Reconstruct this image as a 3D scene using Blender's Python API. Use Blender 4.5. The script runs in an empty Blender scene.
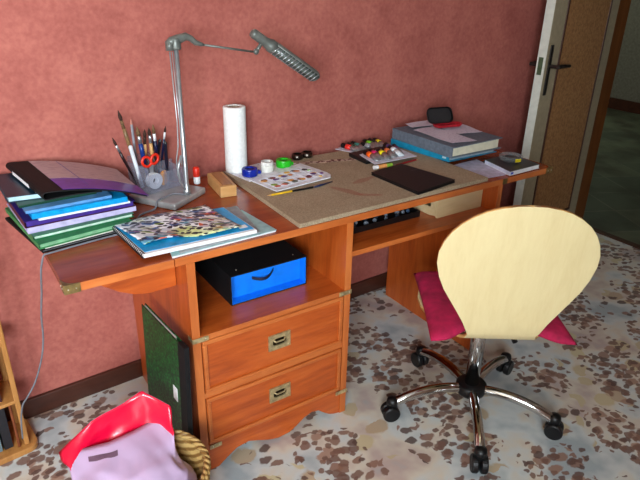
import bpy, bmesh, math, random
from mathutils import Vector, Matrix
R = math.radians
C = bpy.context.scene.collection
rnd = random.Random(7)

# ------------------------------------------------------------------ materials
def lin(c):
    return tuple(((v/255)/12.92 if v/255 <= .04045 else ((v/255+.055)/1.055)**2.4) for v in c)
def newmat(name):
    m = bpy.data.materials.new(name); m.use_nodes = True
    nt = m.node_tree; b = nt.nodes['Principled BSDF']
    return m, nt, b
def N(nt, t, **k):
    n = nt.nodes.new(t)
    for a, v in k.items():
        if a in n.inputs: n.inputs[a].default_value = v
        else: setattr(n, a, v)
    return n
def coords(nt, scale=(1,1,1), rot=(0,0,0), kind='Object'):
    tc = N(nt, 'ShaderNodeTexCoord'); mp = N(nt, 'ShaderNodeMapping')
    mp.inputs['Scale'].default_value = scale; mp.inputs['Rotation'].default_value = rot
    nt.links.new(tc.outputs[kind], mp.inputs[0]); return mp.outputs[0]
def ramp(nt, src, stops, interp='LINEAR'):
    r = N(nt, 'ShaderNodeValToRGB'); r.color_ramp.interpolation = interp
    e = r.color_ramp.elements
    while len(e) < len(stops): e.new(.5)
    for i, (p, c) in enumerate(stops):
        e[i].position = p; e[i].color = (*lin(c), 1) if len(c) == 3 else c
    nt.links.new(src, r.inputs[0]); return r.outputs[0]
def gray(v): return (v, v, v, 1)
def bump(nt, b, src, strength=.2, dist=.002):
    n = N(nt, 'ShaderNodeBump'); n.inputs['Strength'].default_value = strength; n.inputs['Distance'].default_value = dist
    nt.links.new(src, n.inputs['Height']); nt.links.new(n.outputs[0], b.inputs['Normal'])
def mixc(nt, fac, a, b):
    m = N(nt, 'ShaderNodeMix', data_type='RGBA')
    if isinstance(fac, float): m.inputs[0].default_value = fac
    else: nt.links.new(fac, m.inputs[0])
    for i, v in ((6, a), (7, b)):
        if isinstance(v, tuple): m.inputs[i].default_value = (*lin(v), 1)
        else: nt.links.new(v, m.inputs[i])
    return m.outputs[2]
def math_(nt, op, a, b=None, c=None):
    m = N(nt, 'ShaderNodeMath', operation=op)
    for i, v in enumerate((a, b, c)):
        if v is None: continue
        if isinstance(v, (int, float)): m.inputs[i].default_value = v
        else: nt.links.new(v, m.inputs[i])
    return m.outputs[0]

def plain(name, c, rough=.5, metal=0, var=.06, scale=40, bumps=0, coat=0, trans=0, ior=1.45, alpha=1, spec=.5):
    """a colour with a faint procedural mottling"""
    m, nt, b = newmat(name)
    v = coords(nt); n = N(nt, 'ShaderNodeTexNoise', Scale=scale, Detail=3.0)
    nt.links.new(v, n.inputs['Vector'])
    c2 = tuple(max(0, x*(1-var*2)) for x in c); c3 = tuple(min(255, x*(1+var)) for x in c)
    nt.links.new(ramp(nt, n.outputs[0], [(.3, c2), (.7, c3)]), b.inputs['Base Color'])
    b.inputs['Roughness'].default_value = rough; b.inputs['Metallic'].default_value = metal
    b.inputs['Coat Weight'].default_value = coat; b.inputs['Transmission Weight'].default_value = trans
    b.inputs['IOR'].default_value = ior; b.inputs['Alpha'].default_value = alpha
    b.inputs['Specular IOR Level'].default_value = spec
    if bumps: bump(nt, b, n.outputs[0], bumps)
    return m

def wood(name, dark, mid, light, axis='X', rough=.32, s=1.0, coat=.15, contrast=1):
    m, nt, b = newmat(name)
    st = {'X': (1.5, 11, 11), 'Y': (11, 1.5, 11), 'Z': (11, 11, 1.5)}[axis]
    v = coords(nt, tuple(k*s for k in st))
    n = N(nt, 'ShaderNodeTexNoise', Scale=1.6, Detail=6.0, Roughness=.6, Distortion=.8)
    nt.links.new(v, n.inputs['Vector'])
    n2 = N(nt, 'ShaderNodeTexNoise', Scale=9.0, Detail=4.0)
    nt.links.new(v, n2.inputs['Vector'])
    s_ = math_(nt, 'ADD', math_(nt, 'MULTIPLY', n.outputs[0], .72), math_(nt, 'MULTIPLY', n2.outputs[0], .28))
    nt.links.new(ramp(nt, s_, [(.28, dark), (.5, mid), (.74, light)]), b.inputs['Base Color'])
    b.inputs['Roughness'].default_value = rough; b.inputs['Coat Weight'].default_value = coat
    b.inputs['Coat Roughness'].default_value = .2
    bump(nt, b, n2.outputs[0], .06, .001)
    return m

M = {}
CH = ((140, 54, 16), (182, 82, 28), (204, 106, 44))
M['wx'] = wood('cherry_wood_along', *CH, 'X')
M['wy'] = wood('cherry_wood_deep', *CH, 'Y')
M['wz'] = wood('cherry_wood_upright', *CH, 'Z')
M['edge'] = wood('cherry_edge_band', (165, 82, 34), (192, 102, 46), (210, 124, 62), 'X', .4)
M['edgez'] = wood('cherry_edge_upright', (165, 82, 34), (192, 102, 46), (210, 124, 62), 'Z', .4)
M['top'] = wood('cherry_desktop', (110, 42, 15), (146, 63, 24), (168, 82, 34), 'X', .27, .8, .2)  # same cherry, its dimmer look at that angle put into the colour
M['birch'] = wood('birch_plywood', (216, 196, 146), (223, 205, 156), (228, 212, 164), 'Z', .42, 1.6, .1)
M['birch_edge'] = wood('birch_edge', (196, 140, 76), (214, 164, 98), (222, 178, 116), 'X', .5)
M['pine'] = wood('pine_crate', (206, 176, 130), (220, 194, 148), (230, 208, 168), 'X', .6, 1.0, 0)
M['beech'] = wood('beech_box', (176, 126, 72), (196, 148, 92), (208, 164, 110), 'Y', .5, 1.0, 0)
M['rattan_wood'] = wood('honey_wood', (150, 96, 44), (176, 120, 62), (190, 136, 78), 'Z', .45)
M['baseboard'] = wood('dark_baseboard', (52, 24, 15), (70, 34, 22), (84, 44, 30), 'X', .4)
M['frame'] = wood('door_frame_wood', (78, 42, 18), (104, 60, 28), (122, 74, 38), 'Z', .4)

# chipboard drawing board
m, nt, b = newmat('chipboard')
v = coords(nt); n1 = N(nt, 'ShaderNodeTexNoise', Scale=260.0, Detail=2.0); n2 = N(nt, 'ShaderNodeTexNoise', Scale=9.0, Detail=3.0)
nt.links.new(v, n1.inputs['Vector']); nt.links.new(v, n2.inputs['Vector'])
c = ramp(nt, n1.outputs[0], [(.32, (122, 104, 82)), (.5, (156, 138, 112)), (.68, (182, 166, 140))])
c2 = ramp(nt, n2.outputs[0], [(.35, (148, 128, 102)), (.65, (170, 150, 124))])
c = mixc(nt, .4, c, c2)
# faded reddish paint stains: two blobs with shapes of their own
vs = coords(nt, (1, 1, 1)); ns = N(nt, 'ShaderNodeTexNoise', Scale=18.0, Detail=2.0); nt.links.new(vs, ns.inputs['Vector'])
sep = N(nt, 'ShaderNodeSeparateXYZ'); nt.links.new(vs, sep.inputs[0])
def blob(cx, cy, rx, ry, ang):
    rx *= 1.5; ry *= 1.8
    ca, sa = math.cos(ang), math.sin(ang)
    dx = math_(nt, 'SUBTRACT', sep.outputs[0], cx); dy = math_(nt, 'SUBTRACT', sep.outputs[1], cy)
    u = math_(nt, 'ADD', math_(nt, 'MULTIPLY', dx, ca/rx), math_(nt, 'MULTIPLY', dy, sa/rx))
    w = math_(nt, 'ADD', math_(nt, 'MULTIPLY', dx, -sa/ry), math_(nt, 'MULTIPLY', dy, ca/ry))
    d = math_(nt, 'ADD', math_(nt, 'MULTIPLY', u, u), math_(nt, 'MULTIPLY', w, w))
    d = math_(nt, 'ADD', d, math_(nt, 'MULTIPLY', ns.outputs[0], 1.0))
    return ramp(nt, d, [(.9, gray(.5)), (1.5, gray(0))])
for args in ((.765, -.37, .055, .012, .2), (.655, -.43, .06, .013, -1.2), (.69, -.49, .05, .01, -.6)):
    c = mixc(nt, blob(*args), c, (142, 76, 58))
nt.links.new(c, b.inputs['Base Color']); b.inputs['Roughness'].default_value = .8
bump(nt, b, n1.outputs[0], .2, .0008); M['chip'] = m

# sponged terracotta wall
def wallmat(name, a, bb, cc):
    m, nt, b = newmat(name)
    v = coords(nt); n1 = N(nt, 'ShaderNodeTexNoise', Scale=5.5, Detail=8.0, Roughness=.68); n2 = N(nt, 'ShaderNodeTexNoise', Scale=70.0, Detail=3.0)
    nt.links.new(v, n1.inputs['Vector']); nt.links.new(v, n2.inputs['Vector'])
    s_ = math_(nt, 'ADD', math_(nt, 'MULTIPLY', n1.outputs[0], .65), math_(nt, 'MULTIPLY', n2.outputs[0], .35))
    nt.links.new(ramp(nt, s_, [(.36, a), (.5, bb), (.64, cc)]), b.inputs['Base Color'])
    b.inputs['Roughness'].default_value = .85; b.inputs['Specular IOR Level'].default_value = .2
    bump(nt, b, n2.outputs[0], .25, .002)
    return m
M['wall'] = wallmat('sponged_terracotta', (154, 84, 76), (170, 97, 87), (184, 110, 98))
M['plaster'] = plain('cream_wallpaper', (166, 150, 134), .9, var=.03, scale=6)
M['ceiling'] = plain('ceiling_paint', (196, 190, 180), .9)
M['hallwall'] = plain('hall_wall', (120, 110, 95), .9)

# floral carpet
m, nt, b = newmat('floral_carpet')
tc = N(nt, 'ShaderNodeTexCoord')
wn = N(nt, 'ShaderNodeTexNoise', Scale=5.0, Detail=2.0); nt.links.new(tc.outputs['Object'], wn.inputs['Vector'])
dist = N(nt, 'ShaderNodeMix', data_type='VECTOR'); dist.inputs[0].default_value = .05
nt.links.new(tc.outputs['Object'], dist.inputs[4]); nt.links.new(wn.outputs['Color'], dist.inputs[5]); P1 = dist.outputs[1]
wn2 = N(nt, 'ShaderNodeTexNoise', Scale=38.0, Detail=2.0); nt.links.new(tc.outputs['Object'], wn2.inputs['Vector'])
dist2 = N(nt, 'ShaderNodeMix', data_type='VECTOR'); dist2.inputs[0].default_value = .022; nt.links.new(P1, dist2.inputs[4]); nt.links.new(wn2.outputs['Color'], dist2.inputs[5]); P = dist2.outputs[1]
def leaves(scale, ang, sx, rad, off):
    mp = N(nt, 'ShaderNodeMapping'); mp.inputs['Rotation'].default_value = (0, 0, ang); mp.inputs['Scale'].default_value = (1, sx, 1); mp.inputs['Location'].default_value = (off, off*1.7, 0)
    nt.links.new(P, mp.inputs[0])
    vo = N(nt, 'ShaderNodeTexVoronoi', voronoi_dimensions='2D', Scale=scale, Randomness=.9); nt.links.new(mp.outputs[0], vo.inputs['Vector'])
    return ramp(nt, vo.outputs['Distance'], [(rad-.05, gray(1)), (rad+.03, gray(0))]), vo.outputs['Color']
def cluster(scale, off, lo):
    mp = N(nt, 'ShaderNodeMapping'); mp.inputs['Location'].default_value = (off, off*2.3, 0); nt.links.new(P, mp.inputs[0])
    vo = N(nt, 'ShaderNodeTexVoronoi', voronoi_dimensions='2D', Scale=scale); nt.links.new(mp.outputs[0], vo.inputs['Vector'])
    nz = N(nt, 'ShaderNodeTexNoise', Scale=13.0, Detail=1.0); nt.links.new(mp.outputs[0], nz.inputs['Vector'])
    return math_(nt, 'LESS_THAN', math_(nt, 'ADD', vo.outputs['Distance'], math_(nt, 'MULTIPLY', nz.outputs[0], .5)), lo)
nb = N(nt, 'ShaderNodeTexNoise', Scale=6.0, Detail=3.0); nt.links.new(tc.outputs['Object'], nb.inputs['Vector'])
col = ramp(nt, nb.outputs[0], [(.32, (158, 168, 172)), (.45, (196, 200, 198)), (.54, (204, 194, 178)), (.66, (182, 162, 154)), (.8, (156, 162, 168))])
for (sc, ang, sx, rad, off, csc, coff, clo, ca, cb) in (
        (9, .5, 1.2, .36, 3.1, 3.4, 9.3, .56, (176, 150, 120), (196, 184, 142)),
        (15, 1.1, 1.25, .33, 1.2, 4.0, 2.2, .60, (116, 78, 62), (160, 122, 100)),
        (18, -.5, 1.35, .34, 5.5, 4.0, 2.2, .62, (74, 44, 34), (134, 94, 74)),
        (27, .4, 1.2, .30, 2.5, 4.0, 2.2, .70, (80, 50, 40), (126, 88, 70)),
        (17, 2.2, 1.3, .33, 7.7, 3.4, 6.1, .54, (66, 40, 32), (134, 94, 76))):
    lf, rc = leaves(sc, ang, sx, rad, off)
    cl = cluster(csc, coff, clo)
    sp = N(nt, 'ShaderNodeSeparateColor'); nt.links.new(rc, sp.inputs[0])
    mk = math_(nt, 'MULTIPLY', math_(nt, 'MULTIPLY', lf, cl), math_(nt, 'LESS_THAN', sp.outputs[1], .8))
    col = mixc(nt, math_(nt, 'MULTIPLY', mk, .9), col, mixc(nt, sp.outputs[0], ca, cb))
fz = N(nt, 'ShaderNodeTexNoise', Scale=350.0, Detail=1.0); nt.links.new(tc.outputs['Object'], fz.inputs['Vector'])
nt.links.new(col, b.inputs['Base Color']); b.inputs['Roughness'].default_value = .75; b.inputs['Sheen Weight'].default_value = .15
bump(nt, b, fz.outputs[0], .35, .002); M['carpet'] = m

# hall tiles
m, nt, b = newmat('hall_tiles')
v = coords(nt, (1, 1, 1), (0, 0, .45)); br = N(nt, 'ShaderNodeTexBrick', Scale=1.0); br.offset = 0
br.inputs['Color1'].default_value = (*lin((112, 116, 92)), 1); br.inputs['Color2'].default_value = (*lin((84, 92, 76)), 1); br.inputs['Mortar'].default_value = (*lin((122, 124, 104)), 1)
br.inputs['Mortar Size'].default_value = .006; br.inputs['Brick Width'].default_value = .33; br.inputs['Row Height'].default_value = .33
nt.links.new(v, br.inputs['Vector']); n1 = N(nt, 'ShaderNodeTexNoise', Scale=4.0, Detail=5.0); nt.links.new(v, n1.inputs['Vector'])
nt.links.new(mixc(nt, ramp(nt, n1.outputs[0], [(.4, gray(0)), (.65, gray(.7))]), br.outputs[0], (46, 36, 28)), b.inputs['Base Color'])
b.inputs['Roughness'].default_value = .3; M['tiles'] = m

# door finishes
M['door'] = plain('door_paint_greige', (158, 146, 120), .5, var=.03)
M['door_edge'] = plain('door_edge_paint', (212, 216, 206), .5, var=.02)
m, nt, b = newmat('door_cork_panel')
v = coords(nt); n1 = N(nt, 'ShaderNodeTexNoise', Scale=60.0, Detail=5.0, Roughness=.7); nt.links.new(v, n1.inputs['Vector'])
nt.links.new(ramp(nt, n1.outputs[0], [(.35, (122, 84, 48)), (.5, (146, 104, 62)), (.65, (160, 120, 76))]), b.inputs['Base Color'])
b.inputs['Roughness'].default_value = .8; M['cork'] = m
M['door_trim'] = plain('door_moulding_brown', (74, 40, 26), .45)

M['brass'] = plain('aged_brass', (150, 128, 82), .42, .75, .12, 60)
M['brass_light'] = plain('light_brass', (196, 176, 132), .4, .6, .1, 60)
M['brass_dark'] = plain('brass_recess', (52, 40, 22), .5, .8)
M['chrome'] = plain('chrome', (205, 205, 205), .1, 1, .02)
M['steel'] = plain('satin_steel', (178, 182, 186), .3, .75, .04)
M['iron'] = plain('dark_door_iron', (74, 70, 68), .3, .8)
M['lampgrey'] = plain('lamp_grey_metal', (112, 116, 111), .4, .35, .08)
M['lampbase'] = plain('lamp_base_silver', (172, 172, 172), .34, .4, .04)
M['black'] = plain('black_plastic', (12, 12, 14), .42)
M['blackboard'] = plain('black_card', (17, 16, 18), .65, spec=.3)
M['screw'] = plain('screw_head', (212, 206, 188), .3, 1)
M['white'] = plain('white_paper', (232, 232, 234), .7, var=.02)
M['roll'] = plain('kitchen_paper', (236, 238, 236), .9, var=.02, bumps=.15, scale=120)
M['cream'] = plain('cream_pages', (214, 208, 184), .8, var=.03)
M['greypage'] = plain('grey_pages', (150, 168, 176), .7, var=.04)
M['wire'] = plain('pale_grey_cable', (112, 114, 122), .5)
M['blue_card'] = plain('bright_blue_card', (0, 126, 240), .55, var=.03)
M['magenta'] = plain('magenta_cotton', (176, 22, 72), .9, var=.1, scale=24, bumps=.4)
M['darkhair'] = plain('brush_hair', (60, 34, 24), .8, var=.2, scale=200)
M['tanhair'] = plain('brush_hair_tan', (112, 84, 54), .8, var=.2, scale=200)
M['glaze'] = plain('clear_film', (236, 236, 240), .2, trans=.85, alpha=.55, ior=1.1)
def clear(name, tint, a):
    m, nt, b = newmat(name)
    b.inputs['Base Color'].default_value = (*lin(tint), 1); b.inputs['Roughness'].default_value = .12
    g = N(nt, 'ShaderNodeBsdfTransparent'); g.inputs[0].default_value = (*lin((244, 244, 248)), 1)
    fr = N(nt, 'ShaderNodeLayerWeight'); fr.inputs[0].default_value = .25
    mx = N(nt, 'ShaderNodeMixShader'); f = math_(nt, 'ADD', math_(nt, 'MULTIPLY', fr.outputs[1], .35), a)
    nt.links.new(f, mx.inputs[0]); nt.links.new(g.outputs[0], mx.inputs[1]); nt.links.new(b.outputs[0], mx.inputs[2])
    nt.links.new(mx.outputs[0], nt.nodes['Material Output'].inputs[0])
    return m
M['acrylic'] = clear('clear_acrylic', (196, 198, 212), .07)
M['tape_clear'] = clear('frosted_tape', (226, 230, 232), .75)
M['glass'] = clear('ashtray_glass', (190, 200, 200), .1)

_pc = {}
def col(c, rough=.5, metal=0, **k):
    key = (c, rough, metal, tuple(sorted(k.items())))
    if key not in _pc: _pc[key] = plain('paint_%02x%02x%02x' % c, c, rough, metal, **k)
    return _pc[key]

# art on the sketch pad cover
m, nt, b = newmat('pad_cover_art')
v = coords(nt, (1, 1, 1), (0, 0, .5)); nd = N(nt, 'ShaderNodeTexNoise', Scale=18.0); nt.links.new(v, nd.inputs['Vector'])
dv = N(nt, 'ShaderNodeMix', data_type='VECTOR'); dv.inputs[0].default_value = .03; nt.links.new(v, dv.inputs[4]); nt.links.new(nd.outputs['Color'], dv.inputs[5])
sq = N(nt, 'ShaderNodeMapping'); sq.inputs['Scale'].default_value = (1, 2.1, 1); nt.links.new(dv.outputs[1], sq.inputs[0])
v1 = N(nt, 'ShaderNodeTexVoronoi', voronoi_dimensions='2D', Scale=42.0); nt.links.new(sq.outputs[0], v1.inputs['Vector'])
s1 = N(nt, 'ShaderNodeSeparateColor'); nt.links.new(v1.outputs['Color'], s1.inputs[0])
pal = ramp(nt, s1.outputs[0], [(0, (236, 238, 242)), (.40, (190, 184, 200)), (.46, (52, 96, 148)), (.55, (200, 206, 216)), (.68, (148, 92, 148)), (.75, (214, 218, 198)), (.84, (92, 152, 176)), (.9, (206, 96, 56)), (.95, (126, 160, 60))], 'CONSTANT')
nz = N(nt, 'ShaderNodeTexNoise', Scale=7.0, Detail=1.0); nt.links.new(v, nz.inputs['Vector'])
pal = mixc(nt, ramp(nt, nz.outputs[0], [(.56, gray(0)), (.64, gray(.75))]), pal, (196, 208, 112))
v2 = N(nt, 'ShaderNodeTexVoronoi', voronoi_dimensions='2D', Scale=56.0); m2 = N(nt, 'ShaderNodeMapping'); m2.inputs['Scale'].default_value = (1, 1.9, 1); m2.inputs['Rotation'].default_value = (0, 0, .25)
nt.links.new(dv.outputs[1], m2.inputs[0]); nt.links.new(m2.outputs[0], v2.inputs['Vector'])
s2 = N(nt, 'ShaderNodeSeparateColor'); nt.links.new(v2.outputs['Color'], s2.inputs[0])
dk = math_(nt, 'MULTIPLY', math_(nt, 'LESS_THAN', v2.outputs['Distance'], .43), math_(nt, 'LESS_THAN', s2.outputs[0], .6))
nt.links.new(mixc(nt, dk, pal, (24, 28, 46)), b.inputs['Base Color']); b.inputs['Roughness'].default_value = .35; M['art'] = m

# green marbled card
m, nt, b = newmat('green_marbled_card')
v = coords(nt); n1 = N(nt, 'ShaderNodeTexNoise', Scale=130.0, Detail=4.0, Distortion=.8); nt.links.new(v, n1.inputs['Vector'])
nt.links.new(ramp(nt, n1.outputs[0], [(.42, (4, 22, 12)), (.53, (10, 72, 32)), (.66, (22, 116, 50))]), b.inputs['Base Color'])
b.inputs['Roughness'].default_value = .45; M['marble'] = m
# wicker
m, nt, b = newmat('wicker')
v = coords(nt); w = N(nt, 'ShaderNodeTexWave', Scale=26.0, Distortion=2.0); w.bands_direction = 'DIAGONAL'; nt.links.new(v, w.inputs['Vector'])
nt.links.new(ramp(nt, w.outputs[0], [(.2, (128, 92, 44)), (.7, (190, 156, 96))]), b.inputs['Base Color'])
b.inputs['Roughness'].default_value = .5; M['wicker'] = m
# red carrier bag plastic / lilac lining
M['bagred'] = plain('crimson_plastic', (224, 8, 56), .3, var=.04, scale=8, coat=.3)
M['baglilac'] = plain('lilac_plastic', (198, 172, 206), .42, var=.03, scale=8)
# printed sheets (faint lines of ink)
def printed(name, base, ink, sx, sy, thr=.55, ang=0):
    m, nt, b = newmat(name)
    v = coords(nt, (sx, sy, 1), (0, 0, ang)); n1 = N(nt, 'ShaderNodeTexNoise', Scale=1.0, Detail=3.0); nt.links.new(v, n1.inputs['Vector'])
    nt.links.new(ramp(nt, n1.outputs[0], [(thr, base), (thr+.06, ink)]), b.inputs['Base Color']); b.inputs['Roughness'].default_value = .6
    return m
M['print'] = printed('handwritten_sheet', (212, 206, 222), (178, 168, 190), 60, 160, .57)
M['form'] = printed('form_sheet', (184, 160, 164), (150, 126, 136), 30, 200, .56)
M['scribble'] = printed('marked_strip', (190, 168, 150), (96, 44, 40), 60, 50, .5)

# ------------------------------------------------------------------ mesh helpers
class MB:
    def __init__(s): s.bm = bmesh.new(); s.mi = 0
    def _new(s, faces):
        for f in faces: f.material_index = s.mi
    def mat(s, i): s.mi = i; return s
    def box(s, x0, x1, y0, y1, z0, z1):
        return s.prism([(x0, y0), (x1, y0), (x1, y1), (x0, y1)], z0, z1)
    def prism(s, poly, z0, z1, frame=None):
        """polygon in xy between heights z0,z1 (numbers or per-corner lists); frame maps (a,b,c) to space"""
        n = len(poly)
        a = z0 if isinstance(z0, (list, tuple)) else [z0]*n
        b = z1 if isinstance(z1, (list, tuple)) else [z1]*n
        F = frame or (lambda p: Vector(p))
        lo = [s.bm.verts.new(F((p[0], p[1], a[i]))) for i, p in enumerate(poly)]
        hi = [s.bm.verts.new(F((p[0], p[1], b[i]))) for i, p in enumerate(poly)]
        fs = [s.bm.faces.new(lo[::-1]), s.bm.faces.new(hi)]
        for i in range(n):
            j = (i+1) % n; fs.append(s.bm.faces.new((lo[i], lo[j], hi[j], hi[i])))
        s._new(fs); return s
    def tube(s, pts, r, seg=12, closed=False, cap=True):
        pts = [Vector(p) for p in pts]; n = len(pts)
        rs = r if isinstance(r, (list, tuple)) else [r]*n
        rings = []; up = None
        for i, p in enumerate(pts):
            if closed: t = pts[(i+1) % n]-pts[i-1]
            else: t = pts[min(i+1, n-1)]-pts[max(i-1, 0)]
            t.normalize()
            if up is None: up = t.orthogonal().normalized()
            up = (up-t*up.dot(t)).normalized(); q = t.cross(up)
            rings.append([s.bm.verts.new(p+(up*math.cos(k*2*math.pi/seg)+q*math.sin(k*2*math.pi/seg))*rs[i]) for k in range(seg)])
        fs = []
        for i in range(n if closed else n-1):
            A, B = rings[i], rings[(i+1) % n]
            for k in range(seg): fs.append(s.bm.faces.new((A[k], A[(k+1) % seg], B[(k+1) % seg], B[k])))
        if cap and not closed: fs += [s.bm.faces.new(rings[0][::-1]), s.bm.faces.new(rings[-1])]
        s._new(fs); return s
    def lathe(s, prof, c=(0, 0, 0), seg=32, axis=(0, 0, 1), caps=True):
        """profile of (radius, height) around an axis through c"""
        c = Vector(c); ax = Vector(axis).normalized(); q = ax.to_track_quat('Z', 'Y')
        rings = []
        for r, h in prof:
            rings.append([s.bm.verts.new(c+q @ Vector((r*math.cos(k*2*math.pi/seg), r*math.sin(k*2*math.pi/seg), h))) for k in range(seg)])
        fs = []
        for A, B in zip(rings, rings[1:]):
            for k in range(seg): fs.append(s.bm.faces.new((A[k], A[(k+1) % seg], B[(k+1) % seg], B[k])))
        if caps: fs += [s.bm.faces.new(rings[0][::-1]), s.bm.faces.new(rings[-1])]
        s._new(fs); return s
    def ball(s, c, r, seg=16, sc=(1, 1, 1)):
        prof = [(max(1e-4, math.sin(math.pi*i/8))*1, -math.cos(math.pi*i/8)) for i in range(9)]
        before = set(s.bm.verts)
        s.lathe(prof, (0, 0, 0), seg)
        for v in s.bm.verts:
            if v not in before: v.co = Vector((v.co.x*r*sc[0], v.co.y*r*sc[1], v.co.z*r*sc[2]))+Vector(c)
        return s
    def loft(s, rings, closed=True, cap0=False, cap1=False):
        R_ = [[s.bm.verts.new(p) for p in r] for r in rings]; fs = []
        for A, B in zip(R_, R_[1:]):
            n = len(A)
            for k in range(n if closed else n-1): fs.append(s.bm.faces.new((A[k], A[(k+1) % n], B[(k+1) % n], B[k])))
        if cap0: fs.append(s.bm.faces.new(R_[0][::-1]))
        if cap1: fs.append(s.bm.faces.new(R_[-1]))
        s._new(fs); return s
    def grid(s, fn, nu, nv, thick=None):
        V = [[s.bm.verts.new(fn(i/nu, j/nv)) for j in range(nv+1)] for i in range(nu+1)]
        s._new([s.bm.faces.new((V[i][j], V[i+1][j], V[i+1][j+1], V[i][j+1])) for i in range(nu) for j in range(nv)])
        return s
    def build(s, name, mats, parent=None, bevel=0, smooth=False, subsurf=0, solid=0, origin=None):
        bmesh.ops.recalc_face_normals(s.bm, faces=s.bm.faces[:])
        if parent is None and origin is None:
            xs = [v.co for v in s.bm.verts]
            origin = Vector(((min(v.x for v in xs)+max(v.x for v in xs))/2, (min(v.y for v in xs)+max(v.y for v in xs))/2, min(v.z for v in xs)))
        if origin is not None: bmesh.ops.translate(s.bm, verts=s.bm.verts[:], vec=-Vector(origin))
        me = bpy.data.meshes.new(name); s.bm.to_mesh(me); s.bm.free()
        for mm in (mats if isinstance(mats, (list, tuple)) else [mats]): me.materials.append(mm)
        o = bpy.data.objects.new(name, me); C.objects.link(o)
        if origin is not None: o.location = origin
        if parent is not None: o.parent = parent
        if smooth: me.shade_smooth()
        if solid: d = o.modifiers.new('s', 'SOLIDIFY'); d.thickness = solid; d.offset = 0
        if bevel:
            d = o.modifiers.new('b', 'BEVEL'); d.width = bevel; d.segments = 2; d.limit_method = 'ANGLE'; d.angle_limit = R(40)
        if subsurf: d = o.modifiers.new('ss', 'SUBSURF'); d.levels = d.render_levels = subsurf
        return o

def tag(o, label, cat, group=None):
    o['label'] = label; o['category'] = cat
    if group: o['group'] = group
    return o
def thing(name, label, cat, loc=(0, 0, 0), rz=0, group=None):
    o = bpy.data.objects.new(name, None); C.objects.link(o); o.location = loc; o.rotation_euler = (0, 0, rz)
    return tag(o, label, cat, group)
def struct(o): o['kind'] = 'structure'; return o
def W(x): return -.0027+.0456*x      # the back wall's face

# ------------------------------------------------------------------ setting
H = .75
struct(MB().prism([(-2.2, -2.9), (2.80, -2.9), (2.80, 0.125), (-2.2, W(-2.2))], -.08, 0).build('floor', M['carpet']))
struct(MB().prism([(-2.3, W(-2.3)), (2.69, W(2.69)), (2.69, .24), (-2.3, .02)], 0, 2.55).build('wall_back', M['wall']))
struct(MB().prism([(-2.2, W(-2.2)-.015), (2.69, W(2.69)-.015), (2.69, W(2.69)), (-2.2, W(-2.2))], 0, .0735).build('baseboard_back', M['baseboard'], bevel=.004))
# front wall, behind the camera, with the window that lights the room
yf0 = -2.9
wl = MB(); x0, x1, z0, z1 = -2.1, -.75, .95, 2.15
wl.box(-2.32, x0, yf0-.12, yf0, 0, 2.55); wl.box(x1, 2.80, yf0-.12, yf0, 0, 2.55); wl.box(x0, x1, yf0-.12, yf0, 0, z0); wl.box(x0, x1, yf0-.12, yf0, z1, 2.55)
struct(wl.build('wall_front', M['plaster']))
wf = MB()
for a in ((x0, x0+.06, z0, z1), (x1-.06, x1, z0, z1), (x0+.06, x1-.06, z0, z0+.06), (x0+.06, x1-.06, z1-.06, z1), ((x0+x1)/2-.04, (x0+x1)/2+.04, z0+.06, z1-.06)):
    wf.box(a[0], a[1], yf0-.08, yf0-.03, a[2], a[3])
struct(wf.build('window_1', M['door_edge'], bevel=.006))
struct(MB().box(-2.32, -2.2, yf0, -.1, 0, 2.55).build('wall_left', M['plaster']))
# right wall with its doorway beside the corner
wr = MB(); wr.box(2.69, 2.80, -2.9, -.80, 0, 2.55); wr.box(2.69, 2.80, -.80, 0.0, 2.08, 2.55); wr.box(2.69, 2.80, 0.045, .24, 0, 2.55)
struct(wr.build('wall_right', M['plaster']))
tr = MB(); tr.box(2.685, 2.805, .0, .045, 0, 2.08); tr.box(2.685, 2.805, -.80, -.765, 0, 2.08); tr.box(2.685, 2.805, -.765, .0, 2.045, 2.08)
struct(tr.build('trim_1', M['frame'], bevel=.004))
struct(MB().box(2.785, 2.83, -.765, 0.0, 0, .006).build('trim_2', M['door_trim']))
struct(MB().box(-2.32, 2.80, -3.02, .24, 2.55, 2.63).build('ceiling', M['ceiling']))
# the dim hall behind the doorway
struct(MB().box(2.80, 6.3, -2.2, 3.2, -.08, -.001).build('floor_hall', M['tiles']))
hw = MB(); hw.box(6.2, 6.3, -2.2, 3.2, 0, 2.55); hw.box(2.80, 6.2, 3.1, 3.2, 0, 2.55); hw.box(2.80, 6.2, -2.3, -2.2, 0, 2.55); hw.box(2.80, 2.9, .24, 3.1, 0, 2.55)
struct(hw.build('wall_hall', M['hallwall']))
struct(MB().box(6.18, 6.2, -2.2, 3.1, 0, .12).build('baseboard_hall', M['baseboard']))
struct(MB().box(2.80, 6.3, -2.3, 3.2, 2.55, 2.63).build('ceiling_hall', M['ceiling']))

# open door, hinged on the right wall, its free edge near the desk
dr = bpy.data.objects.new('door_1', None); C.objects.link(dr); struct(dr)
hx, hy, ex, ey = 2.682, -.012, 2.004, -.12
L = math.hypot(hx-ex, hy-ey); dr.location = (ex, ey, .008); dr.rotation_euler = (0, 0, math.atan2(hy-ey, hx-ex))
T = .044; Hd = 2.03
ds = MB(); ds.box(0.002, L, 0, T, 0, Hd); ds.build('door_leaf', M['door'], dr, bevel=.003)
MB().box(-.002, 0.0015, .001, T-.001, 0, Hd).build('door_edge_strip', M['door_edge'], dr)
px0, px1, pz0, pz1 = .115, .585, .16, 1.92
def ring_frame(mb, x0, x1, z0, z1, w, ya, yb):
    mb.box(x0, x1, ya, yb, z0, z0+w); mb.box(x0, x1, ya, yb, z1-w, z1); mb.box(x0, x0+w, ya, yb, z0+w, z1-w); mb.box(x1-w, x1, ya, yb, z0+w, z1-w)
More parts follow.
